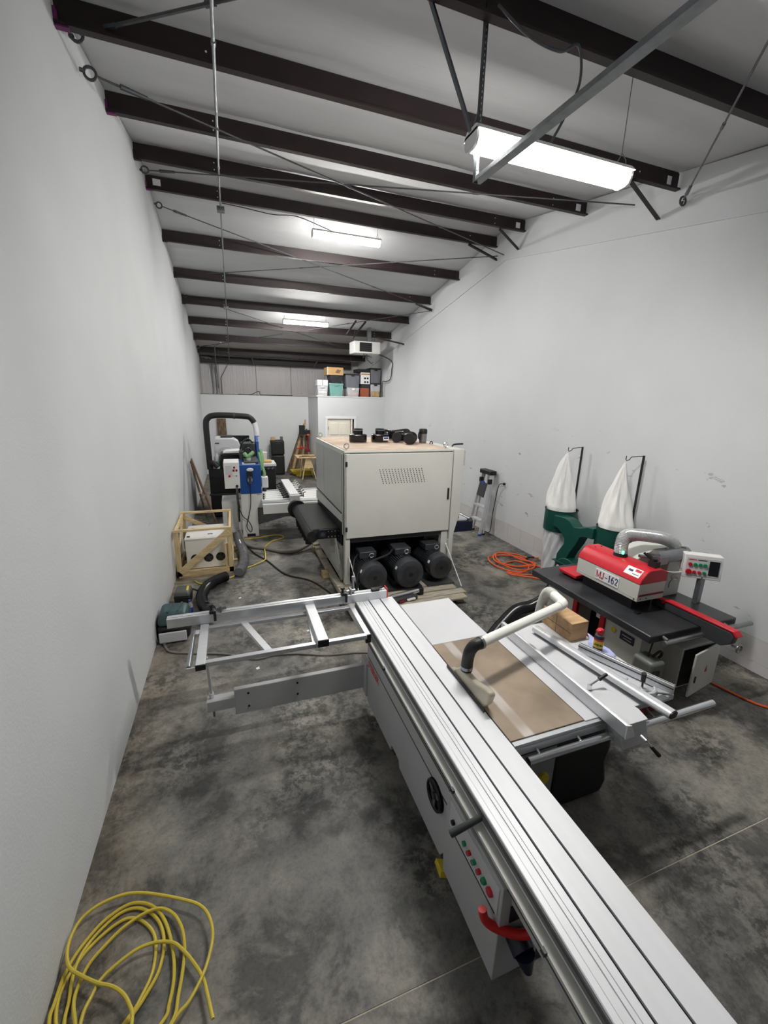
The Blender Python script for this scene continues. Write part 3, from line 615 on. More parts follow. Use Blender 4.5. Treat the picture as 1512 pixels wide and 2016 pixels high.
# blade guard, elbow and extraction pipe
gp = [(2.45, .885), (2.39, .905), (2.37, .93), (2.32, .975), (2.24, .985), (2.12, .99), (1.98, 1.035), (1.94, 1.04), (1.925, 1.02), (1.95, .94), (1.99, .885)]
part('blade_guard', MB().prism(gp, 'x', 2.484, 2.535), 'guard_plastic', ps, .010, label='translucent cream blade guard')
part('guard_slot', MB().box(2.470, 2.476, 1.95, 2.47, .882, .905), 'black', ps)
el = spl([(2.515, 2.265, .985), (2.515, 2.26, 1.07), (2.518, 2.245, 1.15), (2.545, 2.232, 1.20), (2.60, 2.235, 1.21)], 6)
part('pipe_elbow', MB().tube(el, .043, 16), 'black', ps, label='black rubber elbow')
part('hose_clamp', MB().cyl((2.515, 2.266, 1.0), (2.515, 2.265, 1.025), .047, 18), 'steel', ps)
part('hose_clamp', MB().cyl((2.585, 2.234, 1.21), (2.605, 2.238, 1.211), .047, 18), 'steel', ps)
part('extraction_pipe', MB().tube([(2.60, 2.236, 1.21), (3.565, 2.515, 1.215)], .037, 18), 'white_pvc', ps, label='white plastic extraction pipe')
part('pipe_bend', MB().tube(spl([(3.53, 2.505, 1.215), (3.585, 2.525, 1.217), (3.615, 2.56, 1.217), (3.665, 2.72, 1.205)], 6), .042, 16), 'white_pvc', ps)
part('beige_hose', MB().hose([(3.66, 2.70, 1.208), (3.70, 2.82, 1.18), (3.71, 2.88, 1.08), (3.70, 2.90, .9), (3.70, 2.92, .5), (3.6, 2.95, .2)], .045, .012, .06), 'cream_dark', ps)
# undercarriage
part('main_cabinet', MB().box(2.52, 2.985, 1.79, 2.72, 0, .835), 'saw_grey_dark', ps, .006)
part('yellow_knob', MB().cyl((2.885, 1.792, .37), (2.885, 1.765, .37), .045, 18), 'yellow', ps, .004)
part('motor_cover', MB().prism([(2.99, 0.0), (3.50, .0), (3.54, .10), (3.50, .30), (3.53, .42), (3.51, .60), (3.44, .74), (2.99, .80)], 'y', 1.80, 2.62), 'black', ps, .03)
part('motor_knob', MB().cyl((3.54, 1.88, .48), (3.58, 1.80, .64), .024, 10), 'black', ps)
part('table_bracket', MB().box(2.50, 3.85, 2.70, 2.76, .78, .835), 'dark_grey', ps)
part('table_leg', MB().box(3.78, 3.83, 2.66, 2.71, 0, .80), 'dark_grey', ps)
solo('wood_wedge', MB().hexa([(2.055, 1.66, 0), (2.115, 1.64, 0), (2.115, 1.74, 0), (2.065, 1.76, 0)], [(2.065, 1.67, .045), (2.115, 1.65, .045), (2.115, 1.73, .045), (2.07, 1.75, .045)]), 'yellow', 'small yellow wedge on the floor under the saw cabinet', 'wedge', bevel=.004)
# ------------------------------------------------------------------ loose things on the saw
sp = thing('fence_bar', 'rounded aluminium fence bar lying across the saw side table', 'fence bar', (3.54, 2.1, .882))
d = (b-a).normalized(); sdv = d.cross(Vector((0, 0, 1))).normalized(); upv = sdv.cross(d)
def ovalbar(A, B, w, h, n=8):
    prof = []
    for i in range(n+1): t = -math.pi/2+math.pi*i/n; prof.append((w/2-h/2+math.cos(t)*h/2, math.sin(t)*h/2))
    for i in range(n+1): t = math.pi/2+math.pi*i/n; prof.append((-w/2+h/2+math.cos(t)*h/2, math.sin(t)*h/2))
    m = len(prof); vs = [A+sdv*x+upv*z for x, z in prof]+[B+sdv*x+upv*z for x, z in prof]
    return MB().add(vs, [(i, (i+1) % m, m+(i+1) % m, m+i) for i in range(m)], True).add(vs[:m], [tuple(range(m-1, -1, -1))]).add(vs[m:], [tuple(range(m))])
part('bar', ovalbar(a, b, .085, .055), 'alu', sp)
part('end_cap', ovalbar(b, b+d*.008, .080, .050), 'black', sp)
mg = thing('miter_gauge', 'aluminium miter gauge with protractor arc resting on the saw side table', 'gauge', (3.74, 2.0, .882))
a, b = Vector((3.625, 2.32, .925)), Vector((3.86, 1.675, .925))
part('gauge_fence', MB().beam(a, b, .03, .075), 'alu', mg, .003)
part('fence_groove', MB().beam(a+Vector((-.014, -.005, .012)), b+Vector((-.014, -.005, .012)), .004, .008), 'dark_grey', mg)
part('fence_top_groove', MB().beam(a+Vector((0, 0, .037)), b+Vector((0, 0, .037)), .008, .003), 'dark_grey', mg)
part('protractor', MB().torus((3.70, 1.81, .905), .095, .013, 'z', 20, 8, math.radians(105), math.radians(325)), 'alu', mg)
part('slide_plate', MB().beam((3.86, 1.70, .892), (3.70, 1.80, .888), .05, .012), 'alu', mg, .003)
part('slide_bar', MB().box(3.62, 3.80, 1.655, 1.70, .872, .888), 'steel', mg)
part('locking_knob', MB().cyl((3.712, 1.80, .90), (3.708, 1.80, .955), .007, 8).cyl((3.708, 1.80, .945), (3.704, 1.80, 1.01), .015, 12, .018), 'black', mg)
wb = solo('wooden_box', MB().prism([(3.66, 2.455), (3.845, 2.455), (3.845, 2.815), (3.66, 2.815)], 'z', .8815, 1.05), 'box_wood', 'plain brown wooden box on the saw side table', 'box', bevel=.004)
part('panel_line', MB().box(3.658, 3.661, 2.46, 2.81, .958, .962), 'dark_wood', wb)
part('panel_line', MB().box(3.658, 3.661, 2.632, 2.636, .885, 1.045), 'dark_wood', wb)
# spray can
cx_, cy_ = 3.782, 2.275
cn = thing('spray_can', 'blue and yellow lubricant spray can with red cap beside the wooden box', 'can', (cx_, cy_, .885))
part('body', MB().lathe([(0, .885), (.036, .885), (.0375, .889), (.0375, 1.018), (.034, 1.03), (0, 1.03)], (cx_, cy_, 0), n=28), 'navy', cn)
part('yellow_badge', MB().lathe([(.0378, .925), (.0380, .935), (.0380, .978), (.0378, .988)], (cx_, cy_, 0), n=28), 'yellow', cn)
part('red_band', MB().lathe([(.0378, .990), (.0380, .992), (.0380, 1.002), (.0378, 1.004)], (cx_, cy_, 0), n=28), 'red_btn', cn)
part('shoulder', MB().lathe([(.0345, 1.03), (.030, 1.042), (0, 1.042)], (cx_, cy_, 0), n=24), 'steel', cn)
part('cap', MB().lathe([(.024, 1.042), (.029, 1.05), (.028, 1.08), (.022, 1.088), (0, 1.09)], (cx_, cy_, 0), n=20).box(cx_-.042, cx_-.01, cy_-.02, cy_+.01, 1.065, 1.085), 'red', cn, .003)
cdir = Vector((1.023-cx_, -cy_, 0)).normalized(); rt_ = Vector((-cdir.y, cdir.x, 0))
part('lettering', text_mb('WD-40', .026, Vector((cx_, cy_, .947))+cdir*.0395-rt_*.0, rt_, (0, 0, 1), .0, .0012, 'CENTER', .82), 'navy', cn)
rg = MB(); nn = 12; vs = []
random.seed(3)
for j in range(nn+1):
    for i in range(nn+1):
        u, v = i/nn, j/nn; p = Vector((3.755, 2.345, 0)).lerp(Vector((3.905, 2.50, 0)), u)
        q = Vector((3.80, 2.15, 0)).lerp(Vector((3.87, 2.16, 0)), u); r = q.lerp(p, v)
        hgt = .004+.010*abs(math.sin(u*7+v*3))*(.3+v)+.006*random.random()
        if (r-Vector((cx_, cy_, 0))).length < .06: hgt = .001
        vs.append((r.x+.008*math.sin(v*9), r.y+.006*math.sin(u*8), .8805+hgt))
rg.add(vs, [(j*(nn+1)+i, j*(nn+1)+i+1, (j+1)*(nn+1)+i+1, (j+1)*(nn+1)+i) for j in range(nn) for i in range(nn)], True)
ro = solo('cleaning_rag', rg, 'rag', 'crumpled pale blue rag under the spray can', 'rag')
sm_ = ro.modifiers.new('solid', 'SOLIDIFY'); sm_.thickness = .003
# ================================================================== wide-belt sander
SX0, SX1, SY0, SY1 = 2.48, 4.19, 5.67, 7.82
pl = thing('wooden_pallet', 'weathered grey-brown timber pallet under the big sander', 'pallet', (3.25, 6.3, 0))
for x in (2.42, 3.25, 4.02): part('runner', MB().box(x-.05, x+.05, 4.86, 7.85, .02, .10), 'pallet', pl, .004)
for i, y in enumerate((4.86, 5.02, 5.20, 5.38, 5.56, 5.74, 7.0, 7.5, 7.72)): part('deck_board', MB().box(2.36, 4.10+.05*(i % 2), y-.07, y+.07, .10, .128), 'pallet', pl, .003)
for x, y in ((2.33, 6.35), (2.40, 7.62), (4.14, 5.05)): part('block', MB().box(x-.06, x+.06, y-.06, y+.10, 0, .1), 'pine_old', pl, .004)
wb_ = thing('wide_belt_sander', 'big cream wide-belt sander with three black motors in its open base', 'sander', (3.3, 6.5, .13))
ub = MB().box(SX0, SX1, SY0+.04, SY1, .90, 2.14)
part('upper_body', ub, 'cream', wb_, .006)
part('lid', MB().box(SX0-.005, SX1+.005, SY0+.02, SY1+.005, 2.142, 2.168), 'cream', wb_, .004)
part('dusty_top', MB().box(SX0+.03, SX1-.03, SY0+.06, SY1-.03, 2.168, 2.174), 'dust_top', wb_, label='lid top dusted with pinkish sawdust')
part('corner_post', MB().box(SX0, SX0+.075, SY0-.005, SY0+.10, .14, 2.13), 'cream', wb_, .004)
part('side_panel', MB().box(SX0-.012, SX0, 5.83, 7.08, 1.24, 2.10), 'cream_dark', wb_, .003)
part('side_panel', MB().box(SX0-.012, SX0, 7.10, 7.80, 1.24, 2.10), 'cream_dark', wb_, .003)
part('side_rail', MB().prism([(5.80, 1.10), (7.82, 1.02), (7.82, 1.18), (5.80, 1.225)], 'x', SX0-.018, SX0), 'cream', wb_, .003)
part('side_gasket', MB().box(SX0-.020, SX0-.008, 5.82, 7.80, 1.226, 1.236), 'black', wb_)
part('belt_opening', MB().prism([(5.84, .76), (7.74, .76), (7.74, 1.05), (5.84, 1.09)], 'x', SX0-.008, SX0+.02), 'black', wb_)
part('lower_body', MB().box(SX0+.02, SX1, 6.35, SY1, .14, .92), 'cream', wb_, .006)
part('lower_panel', MB().box(SX0-.01, SX0+.02, 5.86, 7.75, .14, .70), 'cream_dark', wb_, .004)
part('lower_panel', MB().box(SX0-.05, SX0-.01, 5.90, 6.45, .30, .64), 'cream', wb_, .004)
part('side_valve', MB().box(SX0-.04, SX0-.01, 6.72, 6.80, .42, .58).cyl((SX0-.06, 6.9, .5), (SX0-.01, 6.9, .5), .03, 10), 'dark_grey', wb_)
part('front_post', MB().box(4.07, 4.18, SY0, SY0+.09, .14, .90), 'cream', wb_, .004)
part('door_sill', MB().prism([(SY0-.01, .90), (SY0+.06, .90), (SY0+.06, .80), (SY0+.03, .80)], 'x', SX0+.02, 4.19), 'dark_grey', wb_)
part('bay_back', MB().box(SX0+.07, 4.07, 6.30, 6.34, .14, .92), 'motor_black', wb_)
for x in (2.75, 3.0, 3.28, 3.55, 3.82): part('bay_rib', MB().box(x-.012, x+.012, 6.26, 6.30, .16, .90), 'black', wb_)
# front door
dz = part('front_door', MB().box(SX0+.012, 4.178, SY0-.03, SY0, .885, 2.128), 'cream', wb_, .006, label='wide cream steel door with vent slots')
part('door_handle', MB().box(4.112, 4.138, SY0-.055, SY0-.03, 1.40, 1.58), 'black', dz, .006)
for z in (1.03, 1.99): part('hinge', MB().box(SX0-.002, SX0+.028, SY0-.042, SY0-.02, z-.035, z+.035), 'black', dz, .003)
vt = MB()
for i in range(15):
    for j in range(8):
        x = 2.985+i*.0475+j*.0085; z = 1.905-j*.0285; vt.box(x, x+.011, SY0-.0318, SY0-.029, z-.017, z)
part('vent_slots', vt, 'black', dz, kind='stuff', label='slanted block of small vent slots')
# right-hand column, narrowing towards the floor
part('side_column', MB().prism([(4.195, 2.172), (4.365, 2.172), (4.365, 1.17), (4.27, .80), (4.27, .14), (4.195, .14)], 'y', SY0-.03, 7.6), 'cream', wb_, .006)
part('column_foot', MB().box(4.18, 4.275, SY0-.02, SY0+.14, .13, .72), 'cream_dark', wb_, .004)
part('control_head', MB().box(4.37, 4.62, 6.02, 6.4, 1.86, 2.10), 'cream_dark', wb_, .008)
part('control_pillar', MB().box(4.46, 4.60, 6.05, 6.30, .92, 1.86), 'brown_board', wb_, .004)
part('head_handle', MB().tube(spl([(4.40, 6.1, 2.10), (4.41, 6.1, 2.18), (4.47, 6.1, 2.20), (4.60, 6.1, 2.205)], 5), .014, 8), 'black', wb_)
part('outfeed_conveyor', MB().box(4.36, 4.86, 6.0, 7.6, .70, .90), 'navy', wb_, .02)
part('outfeed_roller', MB().cyl((4.80, 6.0, .91), (4.80, 7.6, .91), .04, 14), 'steel', wb_)
part('outfeed_table', MB().box(4.36, 4.74, 6.02, 7.58, .90, .935), 'light_grey', wb_, .004)
# infeed conveyor
cv = part('infeed_belt', MB().prism([(SX0+.02, .955), (2.09, .955), (2.035, .935), (2.02, .88), (2.035, .82), (2.09, .80), (SX0+.02, .80)], 'y', 6.02, 7.66), 'rubber', wb_, .01, label='black rubber infeed belt')
part('belt_roller', MB().cyl((2.06, 6.0, .845), (2.06, 7.70, .845), .088, 22), 'black', cv)
part('end_disc', MB().cyl((2.07, 7.66, .85), (2.07, 7.76, .85), .17, 28), 'black', cv)
part('belt_guard', MB().prism([(2.16, .945), (SX0, .945), (SX0, .80), (2.12, .80), (2.10, .87)], 'y', 5.985, 6.02), 'black_gloss', cv, .004)
part('blue_sticker', MB().box(2.155, 2.265, 5.981, 5.986, .825, .925), 'navy', cv)
part('bearing', MB().cyl((2.21, 5.983, .875), (2.21, 5.972, .875), .032, 16), 'dark_grey', cv)
for i in range(4):
    for z in (.83, .915): part('screw', MB().cyl((2.30+i*.052, 5.986, z), (2.30+i*.052, 5.976, z), .011, 8), 'steel', cv)
for i in range(6): part('bellow_fold', MB().beam((2.04, 6.35+i*.2, .84), (2.07, 6.45+i*.2, .60), .09, .09), 'rubber', cv)
part('conveyor_leg', MB().box(2.36, 2.47, 6.15, 7.5, .50, .80), 'cream_dark', wb_, .01)
part('lifting_bar', MB().beam((2.40, 5.95, .80), (2.44, 5.84, .42), .02, .03), 'cream_dark', wb_)
# three motors
def motor(cx, y0, cz, R, L, nm):
    m = part('motor', MB().lathe([(0, y0), (.55*R, y0), (.72*R, y0+.004), (.93*R, y0+.02), (R, y0+.06), (R, y0+.17), (.93*R, y0+.175)], (cx, 0, cz), 'y', 30), 'motor_black', wb_, label=nm)
    gear = []
    for i in range(44):
        a = 2*math.pi*i/44
        for da, rr in ((-.022, .84), (-.018, .94), (.018, .94), (.022, .84)): gear.append((cx+R*rr*math.cos(a+da*1.5), cz+R*rr*math.sin(a+da*1.5)))
    part('finned_body', MB().prism(gear, 'y', y0+.17, y0+L), 'motor_black', m)
    part('fan_hub', MB().cyl((cx, y0-.002, cz), (cx, y0+.003, cz), .17*R, 20), 'black', m)
    for i in range(4):
        part('fan_grille', MB().torus((cx, y0+.001, cz), R*(.26+.10*i), .004, 'y', 28, 5), 'black', m)
    part('terminal_box', MB().box(cx-.13, cx+.13, y0+.33, y0+.60, cz+R*.86, cz+R*.86+.105), 'motor_black', m, .012)
    part('lifting_eye', MB().torus((cx+.03, y0+.27, cz+R+.04), .032, .011, 'y', 16, 6), 'chrome', m)
    part('nameplate', MB().box(-.0015, .0015, -.025, .025, -.022, .022).xf(Matrix.Translation((cx-R*.905, y0+.09, cz+R*.44)) @ Matrix.Rotation(math.radians(26), 4, 'Y')), 'label_white', m)
    for s in (-1, 1): part('foot', MB().box(cx+s*R*.62-.05, cx+s*R*.62+.05, y0+.22, y0+L-.04, .128, cz-R*.72), 'motor_black', m, .004)
    return m
motor(2.815, 5.24, .395, .205, .80, 'left black finned motor')
motor(3.355, 5.19, .40, .225, .86, 'middle and largest black finned motor')
motor(3.905, 5.28, .41, .20, .80, 'right black finned motor')
part('motor_mount', MB().box(3.68, 4.13, 5.26, 5.95, .128, .15), 'dark_grey', wb_)
part('motor_mount', MB().box(2.60, 3.60, 5.30, 5.95, .128, .146), 'dark_grey', wb_)
part('motor_cable', MB().tube(spl([(3.22, 5.62, .66), (3.10, 5.50, .63), (2.92, 5.45, .60), (2.72, 5.40, .55), (2.60, 5.38, .42), (2.585, 5.36, .25), (2.58, 5.34, .15)], 8), .018, 8), 'black_cord', wb_)
part('motor_cable', MB().tube(spl([(2.70, 5.70, .62), (2.60, 5.6, .55), (2.565, 5.5, .4), (2.57, 5.46, .15)], 8), .014, 8), 'black_cord', wb_)
part('cable_gland', MB().cyl((3.22, 5.62, .66), (3.28, 5.66, .675), .024, 10), 'green', wb_)
part('stay', MB().tube([(2.535, SY0-.02, .60), (2.60, 5.28, .14)], .008, 6), 'white_paint', wb_)
part('stay', MB().tube([(4.15, SY0-.02, .66), (4.18, 5.12, .14)], .008, 6), 'white_paint', wb_)
# lifting eyes on the lid
for x, y in ((SX0+.06, SY0+.14), (SX0+.06, SY1-.10), (SX1-.06, SY0+.14), (SX1-.10, SY1-.12)):
    e = part('lifting_ring', MB().torus((x, y, 2.225), .035, .010, 'y', 18, 6), 'chrome', wb_)
    part('ring_stem', MB().cyl((x, y, 2.165), (x, y, 2.19), .014, 8), 'chrome', e)
# things on the lid
def collar(x, y, s, nm):
    t = thing('duct_collar', nm, 'duct collar', (x, y, 2.1745), 'duct collars on the sander')
    part('drum', MB().lathe([(0, 2.185), (.145*s, 2.185), (.15*s, 2.195), (.15*s, 2.30), (.135*s, 2.31), (.085, 2.312), (.08, 2.315), (.08, 2.40), (.07, 2.40), (.068, 2.33), (0, 2.33)], (x, y, 0), n=30), 'black_gloss', t)
    part('base_ring', MB().lathe([(0, 2.175), (.135*s, 2.175), (.142*s, 2.18), (.142*s, 2.194), (0, 2.194)], (x, y, 0), n=30), 'cream_dark', t)
    part('clamp_band', MB().lathe([(.081, 2.37), (.083, 2.372), (.083, 2.388), (.081, 2.39)], (x, y, 0), n=24), 'steel', t)
    return t
collar(3.01, 6.85, 1.0, 'round black duct collar on the sander, left of two')
c2_ = collar(3.40, 6.85, 1.0, 'round black duct collar with blue-white label, right of two')
part('label', MB().box(3.41, 3.51, 6.695, 6.70, 2.215, 2.275), 'label_white', c2_)
part('label_print', MB().box(3.422, 3.498, 6.6935, 6.696, 2.24, 2.268), 'blue', c2_)
for pts, r, nm in (([(3.52, 7.15, 2.285), (3.66, 7.25, 2.275), (3.82, 7.22, 2.27), (3.94, 7.12, 2.29), (3.98, 7.0, 2.30)], .085, 'smoke-black flexible duct lying rearmost on the sander lid'),
                   ([(3.66, 6.72, 2.262), (3.72, 6.86, 2.265), (3.80, 6.98, 2.265), (3.90, 7.04, 2.265)], .08, 'smoke-black flexible duct in the middle on the sander lid'),
                   ([(3.74, 6.36, 2.27), (3.82, 6.48, 2.27), (3.90, 6.60, 2.27), (3.94, 6.74, 2.27), (3.90, 6.86, 2.275)], .085, 'smoke-black flexible duct lying foremost on the sander lid')):
    h = solo('flexible_duct', MB().hose(pts, r, .022, .12, 16), 'hose_black', nm, 'duct', 'flexible ducts on the sander lid')
    q = Vector(pts[0]); q2 = (Vector(pts[1])-q).normalized(); part('cuff', MB().cyl(q-q2*.012, q+q2*.04, r*1.05, 18), 'black', h)
tb = thing('travel_tumbler', 'steel travel tumbler with black lid on the sander', 'tumbler', (4.10, 6.60, 2.1745))
part('cup', MB().lathe([(0, 2.175), (.058, 2.176), (.064, 2.19), (.068, 2.34), (0, 2.345)], (4.10, 6.60, 0), n=24), 'steel', tb)
part('lid', MB().lathe([(.069, 2.335), (.071, 2.34), (.071, 2.40), (.062, 2.415), (0, 2.42)], (4.10, 6.60, 0), n=24), 'black', tb)
part('handle', MB().tube(spl([(4.03, 6.58, 2.38), (4.005, 6.575, 2.33), (4.01, 6.575, 2.26), (4.04, 6.58, 2.23)], 5), .010, 8), 'black', tb)
solo('hook_handle', MB().tube(spl([(4.14, 6.4, 2.178), (4.15, 6.4, 2.215), (4.175, 6.4, 2.22), (4.19, 6.4, 2.178)], 5), .009, 8), 'black', 'small black hooked handle beside the tumbler', 'handle')
# air cylinder lying on the pallet
ac = thing('air_cylinder', 'chromed air cylinder with red-marked bar lying before the sander motors', 'cylinder', (3.2, 5.0, .13))
part('tube', MB().cyl((2.96, 4.97, .20), (3.42, 5.06, .20), .035, 16), 'chrome', ac)
part('marked_bar', MB().beam((2.98, 4.90, .158), (3.36, 4.97, .158), .055, .055), 'dark_grey', ac, .004)
part('red_label', MB().beam((3.05, 4.884, .160), (3.14, 4.900, .160), .0545, .020), 'red_dark', ac)
part('white_label', MB().beam((3.18, 4.908, .160), (3.31, 4.932, .160), .0545, .022), 'label_white', ac)
part('end_block', MB().box(3.42, 3.50, 5.03, 5.12, .13, .24), 'black', ac, .01)
# ================================================================== CNC boring machine
bm_ = thing('boring_machine', 'white boring machine with blue head and long slotted table', 'machine', (1.8, 9.0, 0))
part('column', MB().box(1.09, 1.41, 8.88, 9.25, 0, .935), 'white_paint', bm_, .006)
part('column_notch', MB().box(1.17, 1.34, 8.875, 8.90, .0, .06), 'black', bm_)
part('column_rear', MB().box(1.02, 1.10, 9.0, 9.6, .12, .80), 'white_paint', bm_, .006)
part('rear_cabinet', MB().box(.70, 1.02, 9.25, 9.9, .0, .70), 'white_paint', bm_, .006)
part('knee', MB().box(1.40, 1.60, 8.95, 9.7, .60, .93), 'white_paint', bm_, .01)
part('blue_head', MB().box(1.095, 1.515, 8.86, 9.85, .935, 1.53), 'blue', bm_, .006, label='blue sheet metal head cover')
part('blue_fin', MB().prism([(9.9, 1.45), (10.6, 1.45), (10.6, 1.98), (10.2, 2.0), (10.1, 1.93), (9.95, 1.90)], 'x', 1.50, 1.56), 'blue', bm_, .006)
part('head_rail', MB().box(1.20, 1.48, 9.0, 10.5, 1.53, 1.58), 'dark_grey', bm_, .006)
part('spindle_block', MB().box(1.18, 1.48, 9.9, 10.4, 1.58, 1.86).box(1.12, 1.22, 9.6, 9.9, 1.58, 1.72).cyl((1.30, 9.8, 1.70), (1.30, 10.2, 1.70), .07, 12), 'motor_black', bm_, .01)
part('valve', MB().tube(spl([(1.24, 9.55, 1.58), (1.22, 9.5, 1.72), (1.30, 9.5, 1.80), (1.38, 9.6, 1.72), (1.34, 9.7, 1.6)], 5), .022, 8).tube(spl([(1.15, 9.75, 1.75), (1.2, 9.7, 1.9), (1.32, 9.8, 1.98), (1.42, 9.9, 1.88)], 5), .018, 8), 'black', bm_)
part('green_fitting', MB().tube(spl([(1.22, 9.30, 1.72), (1.27, 9.25, 1.66), (1.33, 9.28, 1.68), (1.40, 9.36, 1.73)], 6), .04, 8).cyl((1.30, 9.25, 1.58), (1.30, 9.25, 1.66), .045, 12), 'lime', bm_)
part('filter_bowl', MB().cyl((1.30, 9.22, 1.53), (1.30, 9.22, 1.62), .04, 14), 'light_grey', bm_)
part('oil_tray', MB().box(1.16, 1.42, 8.92, 9.2, 1.53, 1.545), 'light_grey', bm_)
part('power_socket', MB().box(1.235, 1.345, 8.81, 8.86, 1.28, 1.40), 'black', bm_, .01)
part('power_plug', MB().cyl((1.29, 8.81, 1.30), (1.29, 8.79, 1.15), .045, 14, .03).box(1.245, 1.335, 8.79, 8.815, 1.22, 1.30), 'dark_grey', bm_, .006)
part('plug_sleeve', MB().box(1.25, 1.33, 8.782, 8.79, 1.21, 1.27), 'label_white', bm_)
part('plastic_wrap', MB().ball((1.30, 8.83, 1.44), .07, 8, (1, .4, .55)), 'bag_plastic', bm_)
part('power_lead', MB().tube(spl([(1.29, 8.79, 1.15), (1.285, 8.80, .95), (1.27, 8.80, .70), (1.22, 8.82, .45), (1.17, 8.80, .25), (1.24, 8.78, .13), (1.27, 8.79, .22), (1.20, 8.80, .38), (1.10, 8.82, .48), (1.03, 8.85, .72), (1.02, 8.95, .95)], 8), .009, 8), 'black_cord', bm_)
# switch cabinet
part('switch_cabinet', MB().box(.80, 1.095, 8.80, 9.35, 1.07, 1.60), 'white_paint', bm_, .006)
part('print_panel', MB().box(.83, .955, 8.794, 8.80, 1.36, 1.545), 'light_grey', bm_)
for x, z in ((1.0, 1.50), (.985, 1.44), (1.04, 1.44)): part('rocker_switch', MB().box(x-.018, x+.018, 8.788, 8.80, z-.02, z+.02), 'red_dark', bm_, .003)
part('emergency_button', MB().cyl((.90, 8.80, 1.33), (.90, 8.775, 1.33), .020, 14), 'red', bm_)
part('lock', MB().cyl((1.03, 8.80, 1.33), (1.03, 8.785, 1.33), .013, 10), 'steel', bm_)
part('cable_gland', MB().cyl((1.03, 8.80, 1.12), (1.03, 8.77, 1.12), .026, 12), 'black', bm_)
part('cabinet_pole', MB().box(1.0, 1.05, 9.0, 9.1, .30, 1.08), 'galv', bm_)
part('cabinet_lead', MB().tube(spl([(1.03, 8.77, 1.11), (1.035, 8.76, .95), (1.05, 8.80, .75), (1.06, 8.85, .65)], 5), .011, 8), 'galv_dark', bm_)
# green cable chain with white trunking
part('cable_chain', MB().tube(spl([(1.57, 9.6, 1.75), (1.585, 9.4, 1.60), (1.57, 9.3, 1.45), (1.60, 9.2, 1.30), (1.58, 9.15, 1.20)], 6), .035, 6).tube(spl([(1.53, 9.5, 1.70), (1.54, 9.3, 1.55), (1.55, 9.25, 1.35)], 6), .03, 6), 'lime', bm_)
part('trunking', MB().box(1.53, 1.66, 9.0, 9.2, 1.02, 1.24), 'white_paint', bm_, .006)
part('motor_tail', MB().cyl((1.58, 9.1, .92), (1.58, 9.1, 1.02), .045, 12), 'dark_grey', bm_)
for z in (.79, .84, .89): part('knob', MB().cyl((1.55, 8.96, z), (1.55, 8.92, z), .016, 8), 'black', bm_)
# long table
tp = MB().box(1.50, 3.30, 8.50, 9.78, .70, .785)
part('table', tp, 'white_paint', bm_, .006)
for y in (8.52, 8.62, 9.70): part('table_rail', MB().box(1.50, 3.30, y, y+.05, .785, .815), 'alu_x', bm_, .003)
for y in (8.80, 9.0, 9.2, 9.4, 9.56): part('table_slot', MB().box(1.52, 3.28, y, y+.012, .785, .7865), 'galv_dark', bm_)
part('table_apron', MB().box(1.50, 3.30, 8.47, 8.50, .58, .78), 'white_paint', bm_, .004)
part('under_panel', MB().prism([(1.42, .60), (1.42, .22), (2.0, .36), (3.2, .36), (3.2, .60)], 'y', 8.98, 9.5), 'galv', bm_, .004)
# clamp carriage with its row of pins
ca = part('clamp_carriage', MB().box(2.05, 2.24, 8.60, 10.3, .90, .945), 'white_paint', bm_, .004)
part('carriage_end', MB().box(2.04, 2.25, 8.52, 8.62, .80, .93), 'light_grey', ca, .01)
part('carriage_label', MB().box(2.07, 2.22, 8.594, 8.60, .905, .935), 'red_dark', ca)
for i in range(8):
    y = 8.72+i*.2
    part('clamp_pin', MB().cyl((2.02, y, .86), (1.92, y, .86), .025, 8).box(1.98, 2.05, y-.02, y+.02, .84, .90), 'black', ca)
    part('clamp_pin', MB().cyl((2.25, y, .87), (2.36, y, .87), .014, 8).cyl((2.35, y, .84), (2.35, y, .93), .010, 8).cyl((2.35, y, .93), (2.40, y, .95), .010, 8), 'white_paint' if i > 3 else 'dark_grey', ca)
# ------------------------------------------------------------------ crate with the vacuum box
cr = thing('wooden_crate', 'open pine crate around a white three-fan box by the left wall', 'crate', (.47, 7.6, 0))
CX0, CX1, CY0, CY1, CZ = .03, .89, 6.98, 8.12, .80
def bar(p, q, w=.035, h=.065, mt='pine_x', up=(0, 0, 1)): part('slat', MB().beam(p, q, w, h, up), mt, cr, .002)
for y in (CY0, CY1):
    bar((CX0, y, CZ), (CX1, y, CZ), .06, .035); bar((CX0, y, .075), (CX1, y, .075), .035, .09)
    for x in (CX0+.035, CX1-.035): bar((x, y, .03), (x, y, CZ-.02), .07, .035, 'pine')
for x in (CX0+.02, CX1-.02): bar((x, CY0, CZ-.04), (x, CY1, CZ-.04), .035, .065); bar((x, CY0, .075), (x, CY1, .075), .035, .09)
bar((CX0+.05, CY0-.03, .10), (CX1-.04, CY0-.03, CZ-.06), .028, .105)
bar((CX0+.02, CY1-.02, CZ-.06), (CX1-.25, CY1-.02, .40), .028, .075)
bar((CX0+.02, CY0+.05, .10), (CX0+.02, CY1-.1, CZ-.1), .028, .075)
part('bottom_board', MB().box(CX0, CX1, CY0+.02, CY0+.20, .03, .055), 'pine_x', cr); part('bottom_board', MB().box(CX0, CX1, 7.45, 7.65, .03, .055), 'pine_x', cr); part('bottom_board', MB().box(CX0, CX1, 7.9, 8.1, .03, .055), 'pine_x', cr)
part('skid', MB().box(CX0+.02, CX1+.10, CY0-.02, CY0+.06, 0, .03), 'pine_old', cr); part('skid', MB().box(CX0, CX1+.06, 7.5, 7.58, 0, .03), 'pine_old', cr); part('skid', MB().box(CX0, CX1+.06, 8.04, 8.12, 0, .03), 'pine_old', cr)
part('corner_block', MB().box(CX1-.12, CX1-.05, CY0+.02, CY0+.07, .12, .52), 'pine', cr, .003)
